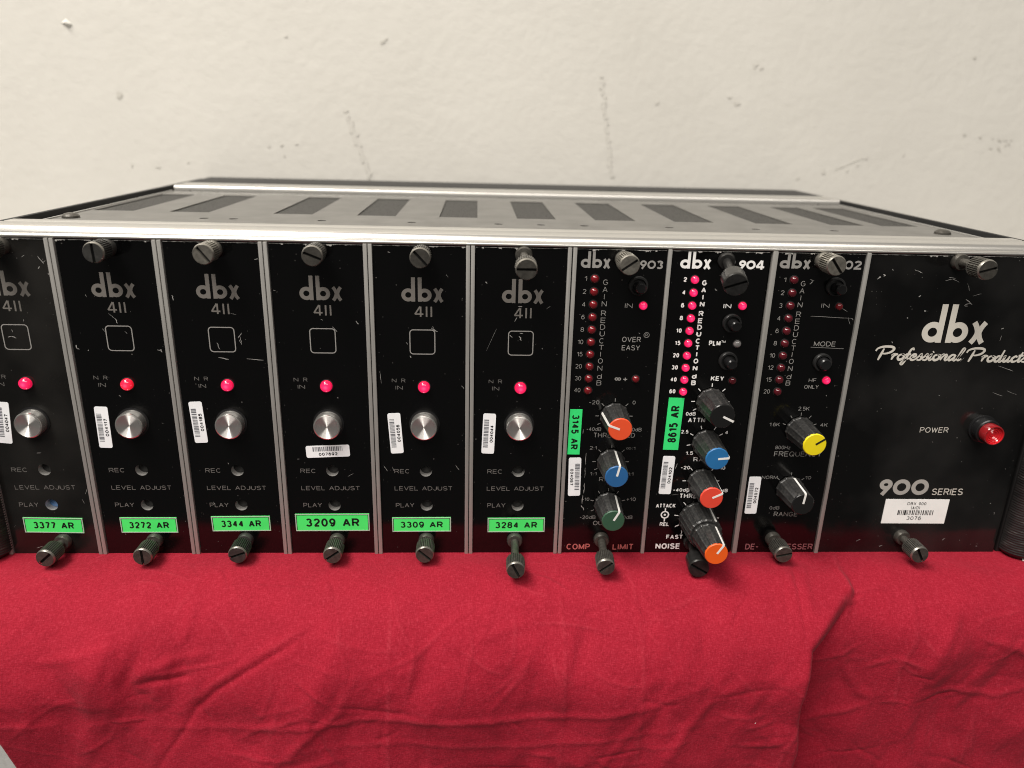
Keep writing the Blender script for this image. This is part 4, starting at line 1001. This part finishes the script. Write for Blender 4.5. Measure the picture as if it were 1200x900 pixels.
text(mb, 'FREQUENCY', 12.7, 46.4, 33.0, 48.7); text(mb, 'RANGE', 16.6, 18.2, 27.0, 20.4); 
mb.build('lettering', M['ink_mid'], t, smooth=False)
mb = MB(); ticks(mb, 21.5, 58.6, 6.2, 7.5, (90, 20, 160, 55, 125), .26); ticks(mb, 21.5, 31.6, 6.2, 7.5, (90, 40, 140), .26)
text(mb, '2.5K', 19.9, 67.0, 24.6, 68.7); text(mb, '1.6K', 8.9, 60.0, 13.2, 61.6); text(mb, '4K', 30.2, 59.9, 33.3, 61.5); text(mb, '800Hz', 12.8, 49.7, 19.2, 51.3)
text(mb, 'NORM', 9.0, 36.0, 15.7, 37.5); text(mb, '10', 27.6, 35.9, 30.2, 37.4); text(mb, '0dB', 14.3, 21.5, 18.6, 23.0)
mb.build('dial_scale', M['ink_scale'], t, smooth=False)
mb = MB(); mb.quadstrip([(20.9, 94.0), (34.4, 93.5)], .16); mb.build('underline', M['ink_scale'], t, smooth=False)
led(t, 29.4, 110.7, 'led_off', 1.4); led(t, 29.3, 80.3, 'led_pink', 1.6, 'lit pink indicator beside the words HF ONLY')
button(t, 26.7, 118.4); button(t, 26.4, 87.8, 2.4, 4.2)
knob(t, 21.5, 58.6, 34, 'cap_yellow', 15.4, ptr='pointer_black', label='knob with a yellow cap'); knob(t, 21.5, 31.6, 84, 'cap_black', 14.0, label='knob with a plain black cap')
screw(t, 20.2, 128.5, 12.0, -52, 'screw_light'); screw(t, 17.6, 7.4, 13.5, 12, 'screw')
barcode(t, 6.2, 28.3, 90, '004072')

mb = MB(); text(mb, 'DE-', 6.2, 1.9, 12.0, 4.7, bold=.003); text(mb, 'ESSER', 24.6, 1.9, 36.1, 4.7, bold=.003); mb.build('name_lettering', M['ink_rose'], t, smooth=False)

# ================================================================ power supply module
t = thing('power_module', 'wide black power module with a red POWER lamp and white 3076 label', 'power supply', (342.9, 0, 0))
PX = 342.9
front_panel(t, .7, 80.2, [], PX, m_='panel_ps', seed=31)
mb = MB(); logo(mb, 369.7 - PX, 96.5, 396.1 - PX, 112.2); mb.build('logo', M['ink_cream'], t, smooth=False)
mb = MB()
for c, a, e in (('9', 365.4, 371.0), ('0', 371.4, 379.0), ('0', 379.5, 387.1)): digit(mb, c, a - PX, 28.6, e - PX, 36.0, 1.8)
mb.build('series_number', M['ink_series'], t, smooth=False)
mb = MB(); text(mb, 'SERIES', 389.0 - PX, 28.6, 402.7 - PX, 31.7, bold=.002); text(mb, 'POWER', 377.7 - PX, 57.6, 389.9 - PX, 60.0)
mb.build('lettering', M['ink_cream'], t, smooth=False)
GL = {
 'P': ([[(.05, -.1), (.14, .8), (.25, 2.0)], [(-.5, 1.55), (-.35, 2.05), (.2, 2.35), (.95, 2.32), (1.25, 1.95), (1.05, 1.4), (.6, 1.1), (.25, 1.1)]], 1.25),
 'r': ([[(0, .75), (.2, 1), (.17, .5), (.13, 0)], [(.17, .55), (.38, .97), (.6, .95)]], .62),
 'o': ([[(.45, 1), (.15, .85), (.08, .4), (.25, .02), (.55, .15), (.66, .6), (.45, 1.0), (.8, .85)]], .76),
 'f': ([[(.62, 1.75), (.52, 2.1), (.33, 1.8), (.22, .8), (.12, -.2), (-.02, -.8), (-.18, -.6), (.05, -.1), (.5, .3)], [(.02, 1.0), (.5, 1.05)]], .52),
 'e': ([[(.1, .45), (.5, .62), (.5, .95), (.28, .98), (.08, .5), (.22, .02), (.5, .05), (.75, .35)]], .68),
 's': ([[(-.05, .2), (.2, .7), (.36, 1.05), (.4, .7), (.52, .35), (.36, .0), (.08, .06)]], .58),
 'i': ([[(.0, .6), (.18, 1), (.14, .3), (.26, 0), (.5, .3)], [(.26, 1.42), (.34, 1.56)]], .44),
 'n': ([[(.02, .7), (.18, 1), (.14, .5), (.1, 0)], [(.14, .5), (.42, .98), (.58, .85), (.53, .25), (.66, 0), (.88, .3)]], .82),
 'a': ([[(.62, .92), (.32, 1), (.06, .45), (.2, .02), (.48, .3), (.64, .98)], [(.64, .98), (.58, .25), (.7, 0), (.92, .3)]], .86),
 'l': ([[(.08, .3), (.38, 1.5), (.44, 2.05), (.28, 2.0), (.12, .4), (.25, 0), (.5, .3)]], .45),
 'd': ([[(.62, .92), (.32, 1), (.06, .45), (.2, .02), (.48, .3), (.68, 2.1)], [(.68, 2.1), (.58, .25), (.7, 0), (.92, .3)]], .86),
 'u': ([[(.0, .7), (.14, 1), (.1, .3), (.28, 0), (.52, .4), (.62, 1)], [(.62, 1), (.57, .25), (.7, 0), (.92, .3)]], .86),
 'c': ([[(.58, .8), (.38, 1), (.1, .55), (.2, .05), (.45, .02), (.75, .35)]], .66),
 't': ([[(.3, 1.75), (.2, .9), (.14, .25), (.28, 0), (.52, .3)], [(-.02, 1.1), (.5, 1.15)]], .45)}
def spline(p, n=5):
    out = []; q = [p[0]] + p + [p[-1]]
    for i in range(1, len(q) - 2):
        for j in range(n):
            s = j / n; a, b_, c, d = q[i - 1], q[i], q[i + 1], q[i + 2]
            out.append(tuple(.5 * (2 * b_[k] + (c[k] - a[k]) * s + (2 * a[k] - 5 * b_[k] + 4 * c[k] - d[k]) * s * s + (3 * b_[k] - a[k] - 3 * c[k] + d[k]) * s ** 3) for k in (0, 1)))
    return out + [p[-1]]
def script(mb, word, x0, x1, z0, xh, slant=.20):
    tot = sum(GL[c][1] for c in word); k = (x1 - x0) / tot; x = x0
    for c in word:
        for st in GL[c][0]:
            pts = [(x + u_ * k + slant * v_ * xh, z0 + v_ * xh) for u_, v_ in st]; pts = spline(pts)
            n = len(pts); ww = [.62 * xh * .54 * (.65 + .7 * math.sin(math.pi * min(.92, max(.12, i / (n - 1))))) for i in range(n)]
            mb.quadstrip(pts, 1, ww=ww)
        x += GL[c][1] * k
mb = MB(); script(mb, 'Professional', 353.8 - PX, 388.0 - PX, 89.2, 2.3); script(mb, 'Products', 391.3 - PX, 415.6 - PX, 88.9, 2.3)
mb.build('script_lettering', M['ink_cream'], t, smooth=False)
b_ = MB(); b_.box(-14.1, 14.1, -.2, -.04, -5.85, 5.85)
o = b_.build('barcode_label', M['paper_label'], t, (383.5 - PX, 0, 20.7), smooth=False); o.rotation_euler = (0, R(.3), 0)
c = MB(); c.base = -.21
def lb_text(s, u0, u1, f0, f1, bold): text(c, s, -14.1 + 28.2 * u0, 5.85 - 11.7 * f1, -14.1 + 28.2 * u1, 5.85 - 11.7 * f0, bold=bold)
lb_text('DBX 900', .35, .645, .115, .235, .006); lb_text('(A/D)', .42, .56, .28, .415, .004); lb_text('3076', .385, .615, .70, .855, .006)
c.build('label_number', M['bar_ink_black'], o, smooth=False)
c = MB(); c.base = -.21; rr_ = random.Random(3076); x = -14.1 + 28.2 * .225
while x < -14.1 + 28.2 * .785:
    w = rr_.choice((.22, .34, .5, .8)); c.poly([(x, 5.85 - 11.7 * .65), (x + w, 5.85 - 11.7 * .65), (x + w, 5.85 - 11.7 * .445), (x, 5.85 - 11.7 * .445)], -.22); x += w + rr_.choice((.2, .32, .5))
c.build('barcode', M['bar_ink_black'], o, smooth=False)
b_ = MB(); b_.lathe([(5.9, -.02), (5.9, -.8), (5.5, -1.0), (5.2, -1.0), (5.2, -4.2), (4.8, -4.5), (4.0, -4.5)], 48, cap1=False)
lamp_o = b_.build('power_lamp', M['button'], t, (404.0 - PX, 0, 59.8))
b_ = MB(); b_.lathe([(4.05, -4.2), (4.25, -5.0), (4.25, -8.0), (4.0, -8.4), (3.7, -8.4)], 48, cap1=False, mi=1)
b_.lathe([(3.72, -8.4), (3.45, -7.7), (3.2, -7.9), (2.85, -7.4), (2.5, -7.6), (2.05, -7.15), (1.7, -7.4), (1.15, -6.95), (.8, -7.2), (.02, -6.9)], 48, mi=0); b_.build('lens', [M['lens'], M['lens_rim']], lamp_o, angle=50)
screw(t, 378.4 - PX, 129.0, 18.0, 16, 'screw'); screw(t, 379.6 - PX, 8.4, 15.5, -62, 'screw')
